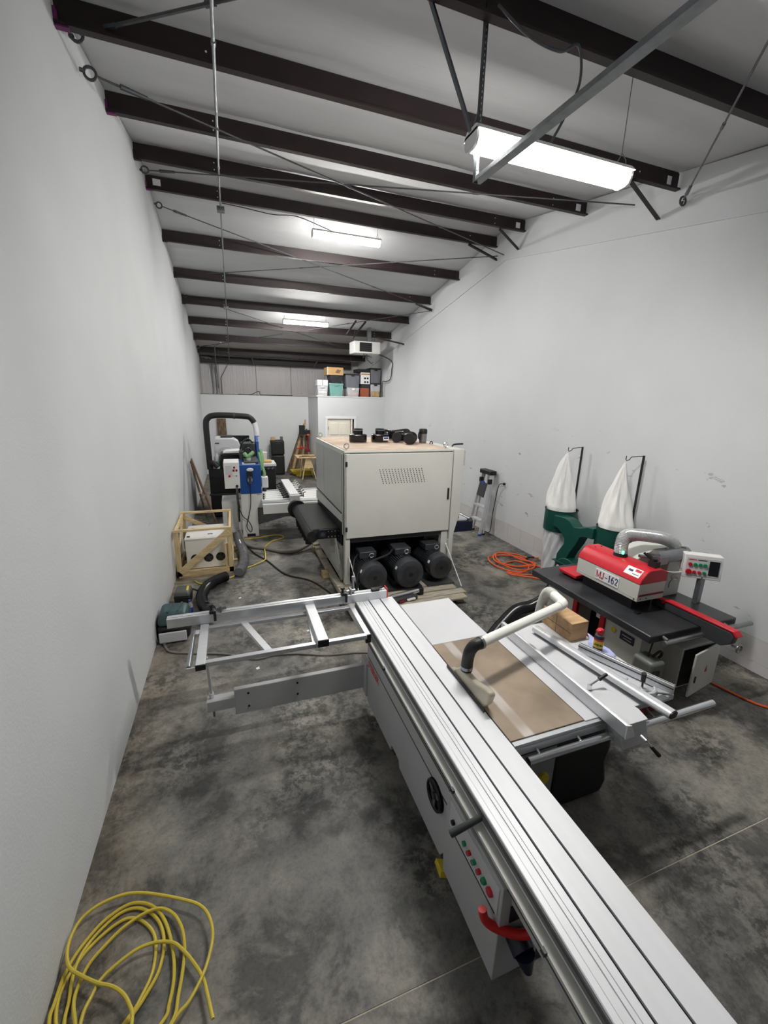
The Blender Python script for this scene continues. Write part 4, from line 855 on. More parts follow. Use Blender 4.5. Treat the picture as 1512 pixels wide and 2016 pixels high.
vb = thing('fan_box', 'white steel box with three round fans inside the pine crate', 'box', (.46, 7.6, .056))
part('case', MB().box(.16, .80, 7.18, 7.98, .058, .56), 'white_paint', vb, .008)
part('lid', MB().box(.15, .81, 7.17, 7.99, .56, .585), 'white_paint', vb, .006)
for i, x in enumerate((.30, .50, .69)):
    f = part('fan_opening', MB().cyl((x, 7.182, .24), (x, 7.172, .24), .075, 22), 'black', vb)
    part('fan_hub', MB().cyl((x, 7.173, .24), (x, 7.165, .24), .028, 14), 'dark_grey', f)
    for a in range(5): part('fan_blade', MB().beam((x+.03*math.cos(a*1.257), 7.170, .24+.03*math.sin(a*1.257)), (x+.07*math.cos(a*1.257+.4), 7.170, .24+.07*math.sin(a*1.257+.4)), .022, .003, (0, 1, 0)), 'dark_grey', f)
for x, y in ((.20, 7.30), (.24, 7.75)): part('latch', MB().box(x-.02, x+.03, y-.015, y+.015, .585, .60), 'black', vb)
part('recess', MB().box(.50, .58, 7.38, 7.42, .585, .588), 'black', vb)
# ------------------------------------------------------------------ hoses and cords on the floor, left
fx = thing('flexible_hose', 'smoky grey flexible hose lying right of the pine crate', 'hose', (1.03, 7.3, 0))
part('hose_body', MB().hose([(.97, 8.3, .26), (1.0, 8.1, .15), (1.045, 7.9, .09), (1.07, 7.55, .085), (1.06, 7.25, .085), (1.02, 6.98, .085), (.965, 6.75, .085)], .078, .02, .1, 16), 'hose_smoke', fx)
fx = thing('flexible_hose', 'black flexible hose snaking behind the crosscut fence', 'hose', (.5, 6.0, 0))
part('hose_body', MB().hose([(.78, 6.66, .085), (.64, 6.56, .085), (.50, 6.36, .085), (.445, 6.05, .085), (.48, 5.75, .085), (.55, 5.50, .10), (.60, 5.38, .16)], .075, .018, .1, 16), 'hose_black', fx)
part('hose_clamp', MB().box(.60, .66, 5.36, 5.42, .10, .14).box(.52, .56, 5.6, 5.65, .15, .18), 'black', fx)
solo('grey_hose', MB().tube(spl([(1.02, 8.28, .36), (1.10, 8.22, .10), (1.25, 8.10, .035), (1.46, 7.95, .035), (1.77, 7.66, .035), (2.03, 7.62, .045), (2.25, 7.72, .10), (2.40, 7.80, .16)], 10), .032, 10), 'grey_cord', 'thick grey hose running across floor to the sander', 'hose')
solo('electric_cable', MB().tube(spl([(1.10, 8.36, .05), (1.16, 8.15, .014), (1.27, 7.75, .014), (1.46, 7.32, .014), (1.70, 6.63, .014), (2.04, 6.27, .014), (2.22, 5.85, .014), (2.30, 5.5, .014), (2.32, 5.2, .014)], 10), .013, 8), 'black_cord', 'black cord running across the floor before the sander', 'cord')
solo('extension_cord', MB().tube(spl([(1.06, 8.70, .012), (1.34, 8.70, .012), (1.66, 8.80, .012), (1.86, 8.74, .012), (1.87, 8.55, .012), (1.64, 8.41, .012), (1.48, 8.10, .012), (1.45, 7.8, .045), (1.44, 7.5, .03), (1.41, 7.32, .035), (1.24, 7.20, .012), (1.05, 7.06, .012), (.93, 6.88, .012), (.82, 6.74, .012), (.55, 6.70, .012), (.39, 6.64, .012), (.29, 6.78, .012)], 10), .011, 8), 'yellow_cord', 'thin yellow cord wandering between crate and boring machine', 'cord')
solo('electric_cable', MB().tube(spl([(.10, 6.55, .012), (.22, 6.52, .012), (.34, 6.42, .012), (.40, 6.30, .012)], 8), .010, 8), 'black_cord', 'short dark cord by the small tool case', 'cord')
# ------------------------------------------------------------------ two tool cases at the left wall
tc1 = thing('drill_case', 'small grey plastic case with yellow mark by the left wall', 'case', (.21, 6.05, 0))
part('body', MB().hexa([(.10, 5.95, 0), (.29, 5.92, 0), (.31, 6.17, 0), (.12, 6.20, 0)], [(.09, 5.94, .15), (.30, 5.90, .15), (.32, 6.18, .15), (.11, 6.22, .15)]), 'black', tc1, .012)
part('lid', MB().hexa([(.085, 5.935, .15), (.305, 5.895, .15), (.325, 6.185, .15), (.105, 6.225, .15)], [(.105, 5.955, .215), (.285, 5.92, .215), (.305, 6.165, .215), (.125, 6.20, .215)]), 'grey_case', tc1, .02)
part('yellow_mark', MB().box(.255, .282, 5.98, 6.14, .2155, .218), 'yellow', tc1)
tc2 = thing('nailer_case', 'large teal-black plastic case behind the end of the crosscut fence', 'case', (.20, 5.2, 0))
part('body', MB().hexa([(.03, 5.05, .02), (.37, 5.0, .02), (.37, 5.35, .02), (.03, 5.40, .02)], [(.015, 5.02, .20), (.385, 4.97, .20), (.385, 5.38, .20), (.015, 5.43, .20)]), 'black', tc2, .04)
part('lid', MB().hexa([(.015, 5.02, .20), (.385, 4.97, .20), (.385, 5.38, .20), (.015, 5.43, .20)], [(.05, 5.07, .36), (.35, 5.03, .36), (.35, 5.33, .36), (.05, 5.37, .36)]), 'teal_case', tc2, .05, seg=3)
for x in (.14, .25): part('lid_rib', MB().beam((x, 5.08, .363), (x+.03, 5.32, .363), .02, .012), 'teal_case', tc2, .004)
part('underside', MB().box(.04, .34, 4.965, 4.99, .02, .15), 'light_grey', tc2, .01)
bo = thing('water_bottle', 'small clear water bottle with blue label between the two cases', 'bottle', (.33, 5.62, 0))
part('bottle_body', MB().lathe([(0, 0), (.032, .002), (.034, .02), (.034, .16), (.014, .20), (.014, .215), (0, .215)], (.33, 5.62, 0), n=18), 'hose_clear', bo)
part('label', MB().lathe([(.0345, .06), (.035, .062), (.035, .13), (.0345, .132)], (.33, 5.62, 0), n=18), 'blue_plastic', bo)
part('cap', MB().cyl((.33, 5.62, .212), (.33, 5.62, .235), .016, 12), 'blue_plastic', bo)
# grey cord under the crosscut frame
gc = thing('extension_cord', 'flat grey cord on the floor under the crosscut frame', 'cord', (1.1, 4.4, 0))
part('lead', MB().tube(spl([(.085, 4.97, .012), (.174, 4.78, .012), (.386, 4.68, .012), (.77, 4.54, .012), (1.08, 4.34, .012), (1.31, 4.35, .012), (1.56, 4.30, .012), (1.87, 4.17, .012), (2.19, 4.12, .012), (2.40, 4.05, .012)], 10), .011, 8), 'grey_cord', gc)
part('plug', MB().cyl((.07, 5.01, .018), (.10, 4.94, .018), .018, 8), 'galv', gc)
for i, (x, y) in enumerate(((.95, 5.95), (1.75, 4.75), (1.10, 4.15), (.72, 4.45))):
    solo('paper_scrap', MB().prism([(x, y), (x+.03, y+.01), (x+.025, y+.05), (x-.01, y+.03)], 'z', .0005, .003), 'label_white', ['white paper scrap on the floor behind the crosscut fence', 'white paper scrap seen through the crosscut frame, nearer the carriage', 'white paper scrap seen through the crosscut frame, beside the diagonal bar', 'white paper scrap under the left end of the crosscut frame'][i], 'scrap', 'paper scraps')
# ------------------------------------------------------------------ yellow extension cord coil, foreground
ST = [[(0.753, 1.443), (0.725, 1.541), (0.700, 1.615), (0.644, 1.703), (0.594, 1.766), (0.544, 1.814), (0.466, 1.844), (0.371, 1.846), (0.279, 1.809), (0.221, 1.767), (0.196, 1.711), (0.177, 1.642), (.20, 1.50), (.33, 1.36), (.48, 1.38)],
[(0.592, 1.498), (0.643, 1.535), (0.694, 1.605), (0.726, 1.681), (0.742, 1.778), (0.718, 1.874), (0.666, 1.946), (0.580, 2.003), (0.450, 2.072), (0.338, 2.122), (0.239, 2.144), (0.126, 2.130), (0.056, 2.085), (0.030, 2.016), (0.032, 1.941), (0.061, 1.871), (0.115, 1.822), (0.211, 1.755), (0.286, 1.715), (0.343, 1.667), (0.379, 1.615), (0.400, 1.565), (.41, 1.45), (.48, 1.40)],
[(0.575, 1.504), (0.590, 1.587), (0.601, 1.692), (0.600, 1.785), (0.575, 1.885), (0.519, 1.973), (0.441, 2.022), (0.356, 2.016), (0.272, 1.981), (0.198, 1.922), (0.144, 1.862), (0.120, 1.778), (0.121, 1.720), (0.146, 1.652), (.22, 1.48), (.36, 1.40)],
[(0.527, 1.521), (0.550, 1.578), (0.560, 1.675), (0.543, 1.790), (0.503, 1.910), (0.452, 2.003), (0.387, 2.069), (0.310, 2.103), (0.240, 2.099), (0.159, 2.057), (0.107, 2.002), (0.063, 1.935), (0.038, 1.860), (0.030, 1.759), (0.030, 1.693), (.09, 1.52), (.24, 1.46)],
[(0.389, 1.598), (0.438, 1.657), (0.482, 1.733), (0.493, 1.835), (0.470, 1.929), (0.420, 2.006), (0.348, 2.066), (0.282, 2.085), (0.223, 2.073), (0.164, 2.033), (0.113, 1.979), (0.082, 1.915), (0.078, 1.834), (0.091, 1.747), (0.095, 1.670), (.14, 1.54), (.26, 1.50)],
[(0.375, 1.599), (0.417, 1.658), (0.452, 1.743), (0.452, 1.849), (0.424, 1.930), (0.358, 2.004), (0.291, 2.039), (0.231, 2.032), (0.166, 1.996), (0.113, 1.951), (0.078, 1.903), (0.049, 1.844), (0.038, 1.777), (0.058, 1.682), (.12, 1.58)]]
lv = [.046, .058, .033, .021, .012, .008]
P = []
for S, z in zip(ST, lv): P += [(x, y, z) for x, y in S]
solo('extension_cord', MB().tube(spl(P, 5), .0085, 8), 'yellow_cord', 'long yellow extension cord coiled on the floor in the left foreground', 'cord')
# ================================================================== straight-line rip saw
rs = thing('rip_saw', 'straight-line rip saw with red hood, dark table and MJ-162 plate', 'saw', (5.05, 3.1, 0))
TX0, TX1, TY0, TY1, TZ = 4.48, 5.66, 2.33, 3.97, .85
part('table', MB().box(TX0, TX1, TY0, TY1, .775, TZ), 'cast_dark', rs, .01, label='thick dark cast iron table')
part('cabinet', MB().box(4.62, 5.50, 2.50, 2.93, .02, .775).box(4.62, 5.50, 3.37, 3.80, .02, .775).box(5.0, 5.50, 2.92, 3.38, .02, .775), 'cream', rs, .006)
part('red_frame', MB().box(4.60, 4.64, 2.93, 2.99, .30, .775).box(4.60, 4.64, 3.31, 3.37, .30, .775).box(4.60, 4.64, 2.93, 3.37, .30, .40), 'red', rs, .004)
part('opening_back', MB().box(4.90, 5.0, 2.93, 3.37, .05, .775), 'black', rs)
part('inner_label', MB().box(4.70, 4.704, 2.99, 3.12, .60, .70), 'label_white', rs)
part('inner_label_band', MB().box(4.698, 4.70, 2.99, 3.12, .672, .70), 'red_btn', rs)
part('gauge_ring', MB().torus((4.615, 2.815, .625), .024, .006, 'x', 18, 6).cyl((4.62, 2.815, .625), (4.612, 2.815, .625), .02, 14), 'yellow', rs)
part('name_plate', MB().box(4.612, 4.62, 2.575, 2.735, .575, .665), 'navy', rs, .002)
part('name_plate_line', MB().box(4.610, 4.612, 2.60, 2.71, .63, .638).box(4.610, 4.612, 2.60, 2.69, .60, .606), 'light_grey', rs)
part('side_motor', MB().box(4.48, 4.66, 2.26, 2.47, .36, .60), 'motor_grey', rs, .03)
part('motor_socket', MB().box(4.50, 4.58, 2.250, 2.26, .42, .52), 'black', rs)
part('motor_lead', MB().tube(spl([(4.60, 2.36, .60), (4.66, 2.34, .66), (4.72, 2.36, .60), (4.72, 2.40, .50)], 6), .012, 8).tube([(4.57, 2.38, .60), (4.57, 2.36, .78)], .008, 6), 'black_cord', rs)
part('red_base', MB().box(4.46, 4.74, 2.30, 2.52, .02, .36), 'red_dark', rs, .01)
# electrical cabinet with open door
part('electrical_cabinet', MB().box(4.95, 5.43, 2.32, 2.52, .20, .64), 'cream', rs, .004)
part('cabinet_inside', MB().box(4.97, 5.41, 2.314, 2.322, .22, .62), 'black', rs)
hx_, hy_ = 5.435, 2.30; fxp = Vector((4.955, 2.215, 0)); hp = Vector((hx_, hy_, 0)); dv = (fxp-hp).normalized(); nv = Vector((-dv.y, dv.x, 0))
if nv.y > 0: nv = -nv
def dbox(u0, u1, z0, z1, n0, n1):
    q = lambda u, n, z: hp+dv*u+nv*n+Vector((0, 0, z))
    return MB().hexa([q(u0, n0, z0), q(u1, n0, z0), q(u1, n1, z0), q(u0, n1, z0)], [q(u0, n0, z1), q(u1, n0, z1), q(u1, n1, z1), q(u0, n1, z1)])
ed = part('cabinet_door', dbox(0, .485, .185, .645, 0, .018), 'cream', rs, .004, label='cream cabinet door standing open')
tri = [hp+dv*u+nv*.0195+Vector((0, 0, z)) for u, z in ((.20, .385), (.25, .385), (.225, .46))]
part('warning_triangle', MB().add(tri, [(0, 1, 2)]).add([p+nv*.0005 for p in tri], [(0, 1, 2)]), 'red_btn', ed)
part('door_lock', dbox(.42, .435, .33, .40, .018, .03), 'dark_grey', ed, .003)
# round rails, fence
part('round_rail', MB().cyl((4.60, 2.285, .785), (5.82, 2.285, .785), .024, 14), 'steel', rs)
part('rail_stud', MB().cyl((4.64, 2.285, .81), (4.64, 2.34, .82), .016, 8), 'steel', rs); part('rail_stud', MB().cyl((5.48, 2.285, .80), (5.48, 2.345, .82), .012, 8), 'steel', rs)
part('rip_fence', MB().prism([(2.82, .852), (2.82, .915), (2.74, .93), (2.70, .90), (2.66, .935), (2.06, .935), (2.03, .90), (2.04, .83), (2.12, .77), (2.30, .77), (2.31, .852)], 'x', 5.10, 5.165), 'dark_grey', rs, .008)
part('fence_cap', MB().prism([(2.82, .918), (2.74, .934), (2.70, .904), (2.66, .939), (2.055, .939), (2.02, .905), (2.0, .915), (2.04, .958), (2.66, .958), (2.72, .94), (2.84, .94)], 'x', 5.095, 5.175), 'red', rs, .005)
part('fence_wheel', MB().torus((5.155, 2.0, .80), .035, .008, 'y', 18, 6).cyl((5.155, 1.995, .80), (5.155, 2.06, .80), .010, 8).box(5.12, 5.19, 1.996, 2.004, .796, .804), 'steel', rs)
# saw head
part('head_body', MB().box(4.72, 5.08, 2.705, 3.505, .975, 1.162), 'cream', rs, .004)
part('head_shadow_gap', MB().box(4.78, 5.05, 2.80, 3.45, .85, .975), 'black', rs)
part('head_seam', MB().box(4.7185, 4.722, 2.71, 3.50, 1.004, 1.010), 'cream_dark', rs)
part('hood', MB().prism([(4.715, 1.163), (4.735, 1.215), (4.80, 1.285), (4.83, 1.30), (4.99, 1.30), (5.085, 1.262), (5.085, 1.163)], 'y', 2.70, 3.51), 'red', rs, .006, label='bright red rounded hood')
part('hood_back_flap', MB().box(4.74, 5.05, 3.52, 3.80, .87, .91), 'red', rs, .01)
part('end_stripe', MB().box(4.73, 5.07, 2.701, 2.706, 1.03, 1.05), 'red_dark', rs)
for x in (4.76, 4.84): part('end_screw', MB().cyl((x, 2.706, 1.005), (x, 2.70, 1.005), .006, 8), 'ink_black', rs)
part('front_screw', MB().cyl((4.722, 2.74, .995), (4.715, 2.74, .995), .007, 8), 'ink_black', rs)
part('number_plate', MB().box(4.714, 4.72, 2.935, 3.235, 1.02, 1.135), 'label_white', rs, .001)
def strokes(y, w, h, z, lines):
    """serif glyph built from flat strokes: lines = [(stroke width, [(u, v), ...]), ...]"""
    q = MB()
    for sw, pts in lines:
        P = [Vector((-u*w, v*h)) for u, v in pts]; n = len(P); vs = []
        for k in range(n):
            d = (P[min(k+1, n-1)]-P[max(k-1, 0)]).normalized(); m = Vector((-d.y, d.x))*sw*h/2
            for r in (P[k]+m, P[k]-m): vs.append((4.7125, y+r.x, z+r.y))
        q.add(vs, [(2*k, 2*k+1, 2*k+3, 2*k+2) for k in range(n-1)])
    return q
GL = {'M': [(.08, [(.12, 0), (.12, 1)]), (.16, [(.12, 1), (.5, .10)]), (.07, [(.5, .10), (.88, 1)]), (.16, [(.88, 1), (.88, 0)]), (.06, [(-.02, .03), (.28, .03)]), (.06, [(.70, .03), (1.04, .03)]), (.06, [(-.04, .97), (.2, .97)]), (.06, [(.8, .97), (1.04, .97)])],
      'J': [(.16, [(.62, 1), (.62, .28), (.55, .08), (.38, 0), (.2, .06), (.12, .22)]), (.06, [(.32, .97), (.92, .97)])],
      '-': [(.11, [(.1, .42), (.95, .42)])],
      '1': [(.16, [(.5, 0), (.5, 1)]), (.07, [(.5, .97), (.22, .86)]), (.06, [(.18, .03), (.84, .03)])],
      '6': [(.13, [(.80, .90), (.62, .99), (.42, .92), (.22, .66), (.17, .36), (.27, .09), (.5, 0), (.73, .09), (.83, .31), (.72, .53), (.5, .61), (.29, .52), (.19, .38)])],
      '2': [(.13, [(.2, .72), (.26, .90), (.5, .99), (.74, .90), (.80, .70), (.60, .42), (.18, .06), (.84, .06)])]}
yy = 3.226
for ch, w, mt, nm in (('M', .066, 'ink_red', 'red letter M'), ('J', .046, 'ink_red', 'red letter J'), ('-', .038, 'ink_navy', 'dark blue dash'), ('1', .036, 'ink_navy', 'dark blue numeral 1'), ('6', .042, 'ink_navy', 'dark blue numeral 6'), ('2', .042, 'ink_navy', 'dark blue numeral 2')):
    part('lettering', strokes(yy, w, .076, 1.041, GL[ch]), mt, rs, label=nm); yy -= w+.003
# sticker on the sloping hood
sl0, sl1 = Vector((4.737, 0, 1.2175)), Vector((4.80, 0, 1.2855)); sn = Vector((-(sl1.z-sl0.z), 0, sl1.x-sl0.x)).normalized()
def hoodq(y0, y1, a0, a1, lift):
    P = [sl0.lerp(sl1, a)+sn*lift+Vector((0, y, 0)) for y, a in ((y0, a0), (y1, a0), (y1, a1), (y0, a1))]
    return MB().add(P, [(0, 1, 2, 3)])
part('sticker', hoodq(2.92, 2.745, -.05, .95, .002), 'label_white', rs)
part('sticker_print', hoodq(2.82, 2.755, .55, .85, .003), 'red_btn', rs)
part('sticker_print', hoodq(2.89, 2.84, .40, .65, .003), 'ink_navy', rs)
part('sticker_print', hoodq(2.83, 2.76, .15, .25, .003), 'grey_tub', rs)
part('valve_block', MB().box(4.93, 5.0, 2.74, 2.82, 1.30, 1.36).cyl((4.96, 2.78, 1.35), (4.96, 2.78, 1.39), .03, 10).tube([(4.95, 2.80, 1.37), (4.90, 2.86, 1.43)], .012, 8).tube([(4.98, 2.78, 1.37), (4.94, 2.86, 1.42)], .010, 8), 'black', rs)
for x, y in ((4.86, 3.42), (4.95, 3.42)): part('hood_screw', MB().cyl((x, y, 1.298), (x, y, 1.306), .010, 8), 'red_dark', rs)
# suction hose
part('hose_collar', MB().cyl((4.91, 3.13, 1.29), (4.91, 3.13, 1.345), .075, 20, .065), 'black', rs)
part('collar_light', MB().box(4.86, 4.875, 3.06, 3.075, 1.34, 1.375), 'green_led', rs)
part('suction_hose', MB().hose([(4.91, 3.13, 1.33), (4.915, 3.14, 1.42), (4.96, 3.16, 1.495), (5.06, 3.16, 1.515), (5.25, 3.10, 1.50), (5.42, 3.04, 1.47), (5.52, 3.0, 1.41), (5.55, 2.98, 1.30)], .066, .012, .07, 18), 'hose_clear', rs, label='clear ribbed suction hose')
part('head_arm', MB().prism([(5.05, 1.06), (5.40, 1.06), (5.60, 1.00), (5.60, 1.36), (5.30, 1.36), (5.05, 1.26)], 'y', 3.05, 3.32), 'cream', rs, .01)
part('rear_column', MB().box(5.36, 5.60, 2.90, 3.16, .85, 1.26), 'cream', rs, .008)
part('head_motor', MB().cyl((5.22, 2.96, 1.31), (5.55, 2.90, 1.33), .072, 18).cyl((5.55, 2.90, 1.33), (5.58, 2.895, 1.332), .085, 18), 'steel', rs)
part('motor_fitting', MB().tube([(5.0, 2.98, 1.34), (5.24, 2.92, 1.31)], .018, 8).box(5.16, 5.28, 2.86, 2.94, 1.26, 1.34), 'steel', rs)
part('motor_lead', MB().tube(spl([(5.52, 2.84, 1.38), (5.55, 2.80, 1.32), (5.50, 2.80, 1.2), (5.38, 2.82, 1.17), (5.22, 2.86, 1.19)], 6), .009, 8), 'light_grey', rs)
part('red_foot', MB().box(5.30, 5.62, 2.93, 3.22, .851, .97), 'red_dark', rs, .02)
part('table_latch', MB().box(4.73, 4.78, 2.68, 2.72, .85, .868), 'black', rs)
# control pedestal
part('pedestal_post', MB().box(5.55, 5.61, 2.66, 2.71, .85, 1.16), 'galv', rs, .003)
pa, pb = Vector((5.415, 2.78, 0)), Vector((5.68, 2.56, 0)); pu = (pb-pa).normalized(); pn = Vector((pu.y, -pu.x, 0))
if pn.y > 0: pn = -pn
tilt = .12
def pq(u, z, n): return pa+pu*u+Vector((0, 0, z))+pn*(n-tilt*(z-1.14))
def pbox(u0, u1, z0, z1, n0, n1): return MB().hexa([pq(u0, z0, n0), pq(u1, z0, n0), pq(u1, z0, n1), pq(u0, z0, n1)], [pq(u0, z1, n0), pq(u1, z1, n0), pq(u1, z1, n1), pq(u0, z1, n1)])
pb_ = part('control_box', pbox(0, .344, 1.135, 1.385, -.11, 0), 'white_paint', rs, .008, label='white control box on a post')
part('panel_plate', pbox(.022, .322, 1.165, 1.355, 0, .004), 'light_grey', pb_)
part('display', pbox(.225, .312, 1.185, 1.335, .004, .009), 'screen_dark', pb_)
part('panel_heading', pbox(.04, .11, 1.330, 1.338, .004, .006), 'ink_red', pb_); part('panel_heading', pbox(.12, .20, 1.330, 1.338, .004, .006), 'ink_black', pb_)
for u, z, c, r in ((.055, 1.285, 'red_btn', .018), (.10, 1.285, 'green_btn', .018), (.145, 1.285, 'green_btn', .018), (.188, 1.285, 'green_btn', .018), (.05, 1.205, 'red_btn', .028), (.10, 1.205, 'red_btn', .016), (.145, 1.205, 'red_btn', .016), (.188, 1.205, 'green_btn', .016)):
    part('push_button', MB().cyl(pq(u, z, .003), pq(u, z, .02), r, 14), c, pb_)
part('panel_lead', MB().tube(spl([pq(0, 1.21, -.03), pq(-.03, 1.215, -.02), pq(-.07, 1.17, -.01), pq(-.085, 1.10, -.01), pq(-.03, 1.09, 0), pq(-.05, 1.13, 0), pq(-.09, 1.05, -.02), pq(-.085, .98, -.05)], 6), .004, 6), 'grey_cord', rs)
# ================================================================== dust collector
dc = thing('dust_collector', 'dark green dust collector with two white filter bags against the right wall', 'dust collector', (6.0, 4.7, 0))
for k, (cy, lean, nm) in enumerate(((5.27, .05, 'far'), (4.20, .03, 'near'))):
    cxd = 6.06
    part('drum', MB().lathe([(.245, .87), (.25, .86), (.252, .865), (.252, 1.195), (.256, 1.20), (.256, 1.21), (.246, 1.21), (.244, 1.19), (.244, .87)], (cxd, cy, 0), n=36), 'green', dc, label='%s green drum' % nm)
    part('drum_rim', MB().torus((cxd, cy, 1.208), .254, .006, 'z', 36, 6), 'black', dc)
    # upper cloth bag with folds
    bag = MB(); rows_, n = 34, 72; vs = []
    top = Vector((cxd+.01, cy+.04, 2.13))
    for j in range(rows_+1):
        t = j/rows_; z = 1.165+(2.12-1.165)*t
        R = .226-.06*t if t < .07 else .222*(1-(t-.07)/.93)**(.80 if k == 0 else 1.0)+.014
        for i in range(n):
            a = 2*math.pi*i/n
            fold = 1+(.12*math.sin(a*5+t*4+k)+.09*math.sin(a*9-t*6+k*2)+.07*math.sin(a*3+t*9+k)+.05*math.sin(a*13+t*5))*min(1, t*3)*(1 if t < .93 else .3)
            vs.append((cxd+R*fold*math.cos(a)+(top.x-cxd)*t, cy+R*fold*math.sin(a)+(top.y-cy)*t+lean*math.sin(math.pi*t), z+.02*math.sin(a*4)*t*(1-t)))
    bag.add(vs, [(j*n+i, j*n+(i+1) % n, (j+1)*n+(i+1) % n, (j+1)*n+i) for j in range(rows_) for i in range(n)], True)
    bag.add(vs[-n:], [tuple(range(n))])
    part('filter_bag', bag, 'bag_cloth', dc, label='%s white cloth filter bag' % nm)
    lb = MB(); vs = []
    for j in range(15):
        t = j/14; z = .03+.85*t
        for i in range(n):
            a = 2*math.pi*i/n; R = .225+.02*math.sin(a*6+t*6)*(1-abs(2*t-1))+.012*math.sin(a*11-t*13)-.03*(1-t)
            vs.append((cxd+R*math.cos(a), cy+R*math.sin(a), z))
    lb.add(vs, [(j*n+i, j*n+(i+1) % n, (j+1)*n+(i+1) % n, (j+1)*n+i) for j in range(14) for i in range(n)], True); lb.add(vs[:n], [tuple(range(n-1, -1, -1))])
    part('collection_bag', lb, 'bag_plastic', dc)
    py = cy-.03-.02*k
    part('bag_pole', MB().box(6.275, 6.295, py-.012, py+.012, 1.0, 2.225), 'black', dc)
    part('bag_hook', MB().tube([(6.285, py, 2.218), (6.14, cy+.02, 2.20), (6.12, cy+.025, 2.165), (6.08, cy+.035, 2.15), (6.07, cy+.04, 2.17), (6.072, cy+.04, 2.215)], .006, 6), 'black', dc)
duct = [(5.13, 1.16), (4.90, 1.17), (4.80, 1.15), (4.70, 1.08), (4.58, 1.10), (4.44, 1.16), (4.34, 1.16), (4.34, 1.0), (4.50, .99), (4.57, .95), (4.62, .83), (4.72, .66), (4.78, .52), (4.80, .44), (4.98, .44), (4.975, .56), (4.92, .66), (4.86, .76), (4.86, .84), (4.94, .92), (5.04, .97), (5.13, .98)]
part('y_duct', MB().prism(duct, 'x', 5.80, 5.98), 'green', dc, .008, label='green Y-shaped duct')
part('duct_flange', MB().box(5.77, 6.01, 4.74, 5.03, .435, .452), 'green', dc, .003)
part('blower', MB().cyl((5.79, 4.74, .31), (5.99, 4.74, .31), .24, 30), 'green', dc, .01)
part('blower_outlet', MB().box(5.80, 5.98, 4.78, 4.985, .30, .44), 'green', dc, .004)
part('round_badge', MB().cyl((5.795, 4.90, .36), (5.788, 4.90, .36), .035, 18), 'pink_paper', dc)
part('blower_motor', MB().cyl((5.99, 4.74, .31), (6.30, 4.74, .31), .12, 20), 'motor_black', dc)
part('inlet', MB().cyl((5.79, 4.72, .30), (5.72, 4.70, .30), .085, 20), 'black', dc)
part('base_plate', MB().box(5.75, 6.34, 4.0, 5.5, .0, .025), 'green', dc, .004)
for y in (4.20, 5.27): part('drum_stay', MB().box(6.26, 6.30, y-.02, y+.02, .02, .90), 'green', dc)
# hose from the panel saw to the collector
fx = thing('flexible_hose', 'dark glossy flexible hose on the floor behind the saw tables', 'hose', (4.3, 4.0, 0))
part('hose_body', MB().hose([(3.35, 3.25, .09), (3.6, 3.55, .085), (3.85, 3.80, .085), (4.2, 4.05, .10), (4.55, 4.25, .12), (4.85, 4.30, .12), (5.2, 4.45, .12), (5.55, 4.66, .22), (5.70, 4.70, .29)], .078, .02, .1, 16), 'hose_black', fx)
part('spare_end', MB().hose([(4.95, 4.22, .10), (5.02, 4.10, .16), (5.0, 4.02, .26), (4.9, 3.95, .20)], .07, .02, .1, 14), 'hose_black', fx)
# ================================================================== step ladder
ld = thing('step_ladder', 'aluminium step ladder with black cap leaning on the right wall', 'ladder', (6.15, 7.8, 0))
yn, yf = 7.60, 8.00
for s, y0, y1 in ((0, 7.58, 7.60), (1, 8.06, 7.93)):
    part('front_rail', MB().beam((6.06, y0, .03), (6.25, y1, 1.40), .028, .065, (1, 0, 0)), 'alu', ld, .003)
    part('rear_rail', MB().beam((6.17, y0+(.03 if s == 0 else -.03), .02), (6.30, y1, 1.40), .022, .04, (1, 0, 0)), 'alu', ld, .003)
    part('foot', MB().box(6.02, 6.10, y0-.03, y0+.03, 0, .045), 'blue_plastic', ld, .008)
    part('rear_foot', MB().box(6.14, 6.20, y0-.02+(.03 if s == 0 else -.03), y0+.02+(.03 if s == 0 else -.03), 0, .04), 'black', ld, .006)
    part('hinge', MB().box(6.17, 6.26, y1-.03, y1+.03, 1.16, 1.27), 'black', ld, .012)
for z, w in ((.33, .03), (.64, .02)):
    x = 6.06+.19*z/1.37; part('step', MB().box(x-.05, x+.06, 7.60+w*.2, 8.04-w*2, z-.025, z+.02), 'alu', ld, .004)
part('top_cap', MB().box(6.18, 6.34, 7.55, 7.98, 1.36, 1.45), 'black', ld, .015)
part('folded_tray', MB().beam((6.175, 7.77, 1.18), (6.12, 7.79, .86), .27, .025, (1, 0, 0)), 'dark_grey', ld, .006)
part('tray_clip', MB().box(6.15, 6.18, 7.73, 7.81, 1.12, 1.20), 'blue_plastic', ld, .004)
# outlet and lead
ot = thing('wall_outlet', 'white wall outlet with a black plug beside the ladder', 'outlet', (6.37, 7.27, 1.16))
part('cover_plate', MB().box(W-.022, W-.012, 7.23, 7.31, 1.16, 1.28), 'white_paint', ot, .003)
part('plug', MB().box(W-.06, W-.02, 7.255, 7.30, 1.20, 1.245), 'black', ot, .006)
part('lead', MB().tube(spl([(W-.06, 7.28, 1.22), (W-.09, 7.36, 1.20), (W-.08, 7.44, 1.05), (W-.06, 7.52, .75), (W-.05, 7.58, .45), (W-.05, 7.60, .15), (W-.05, 7.66, .03), (W-.08, 7.9, .012)], 8), .008, 8), 'black_cord', ot)
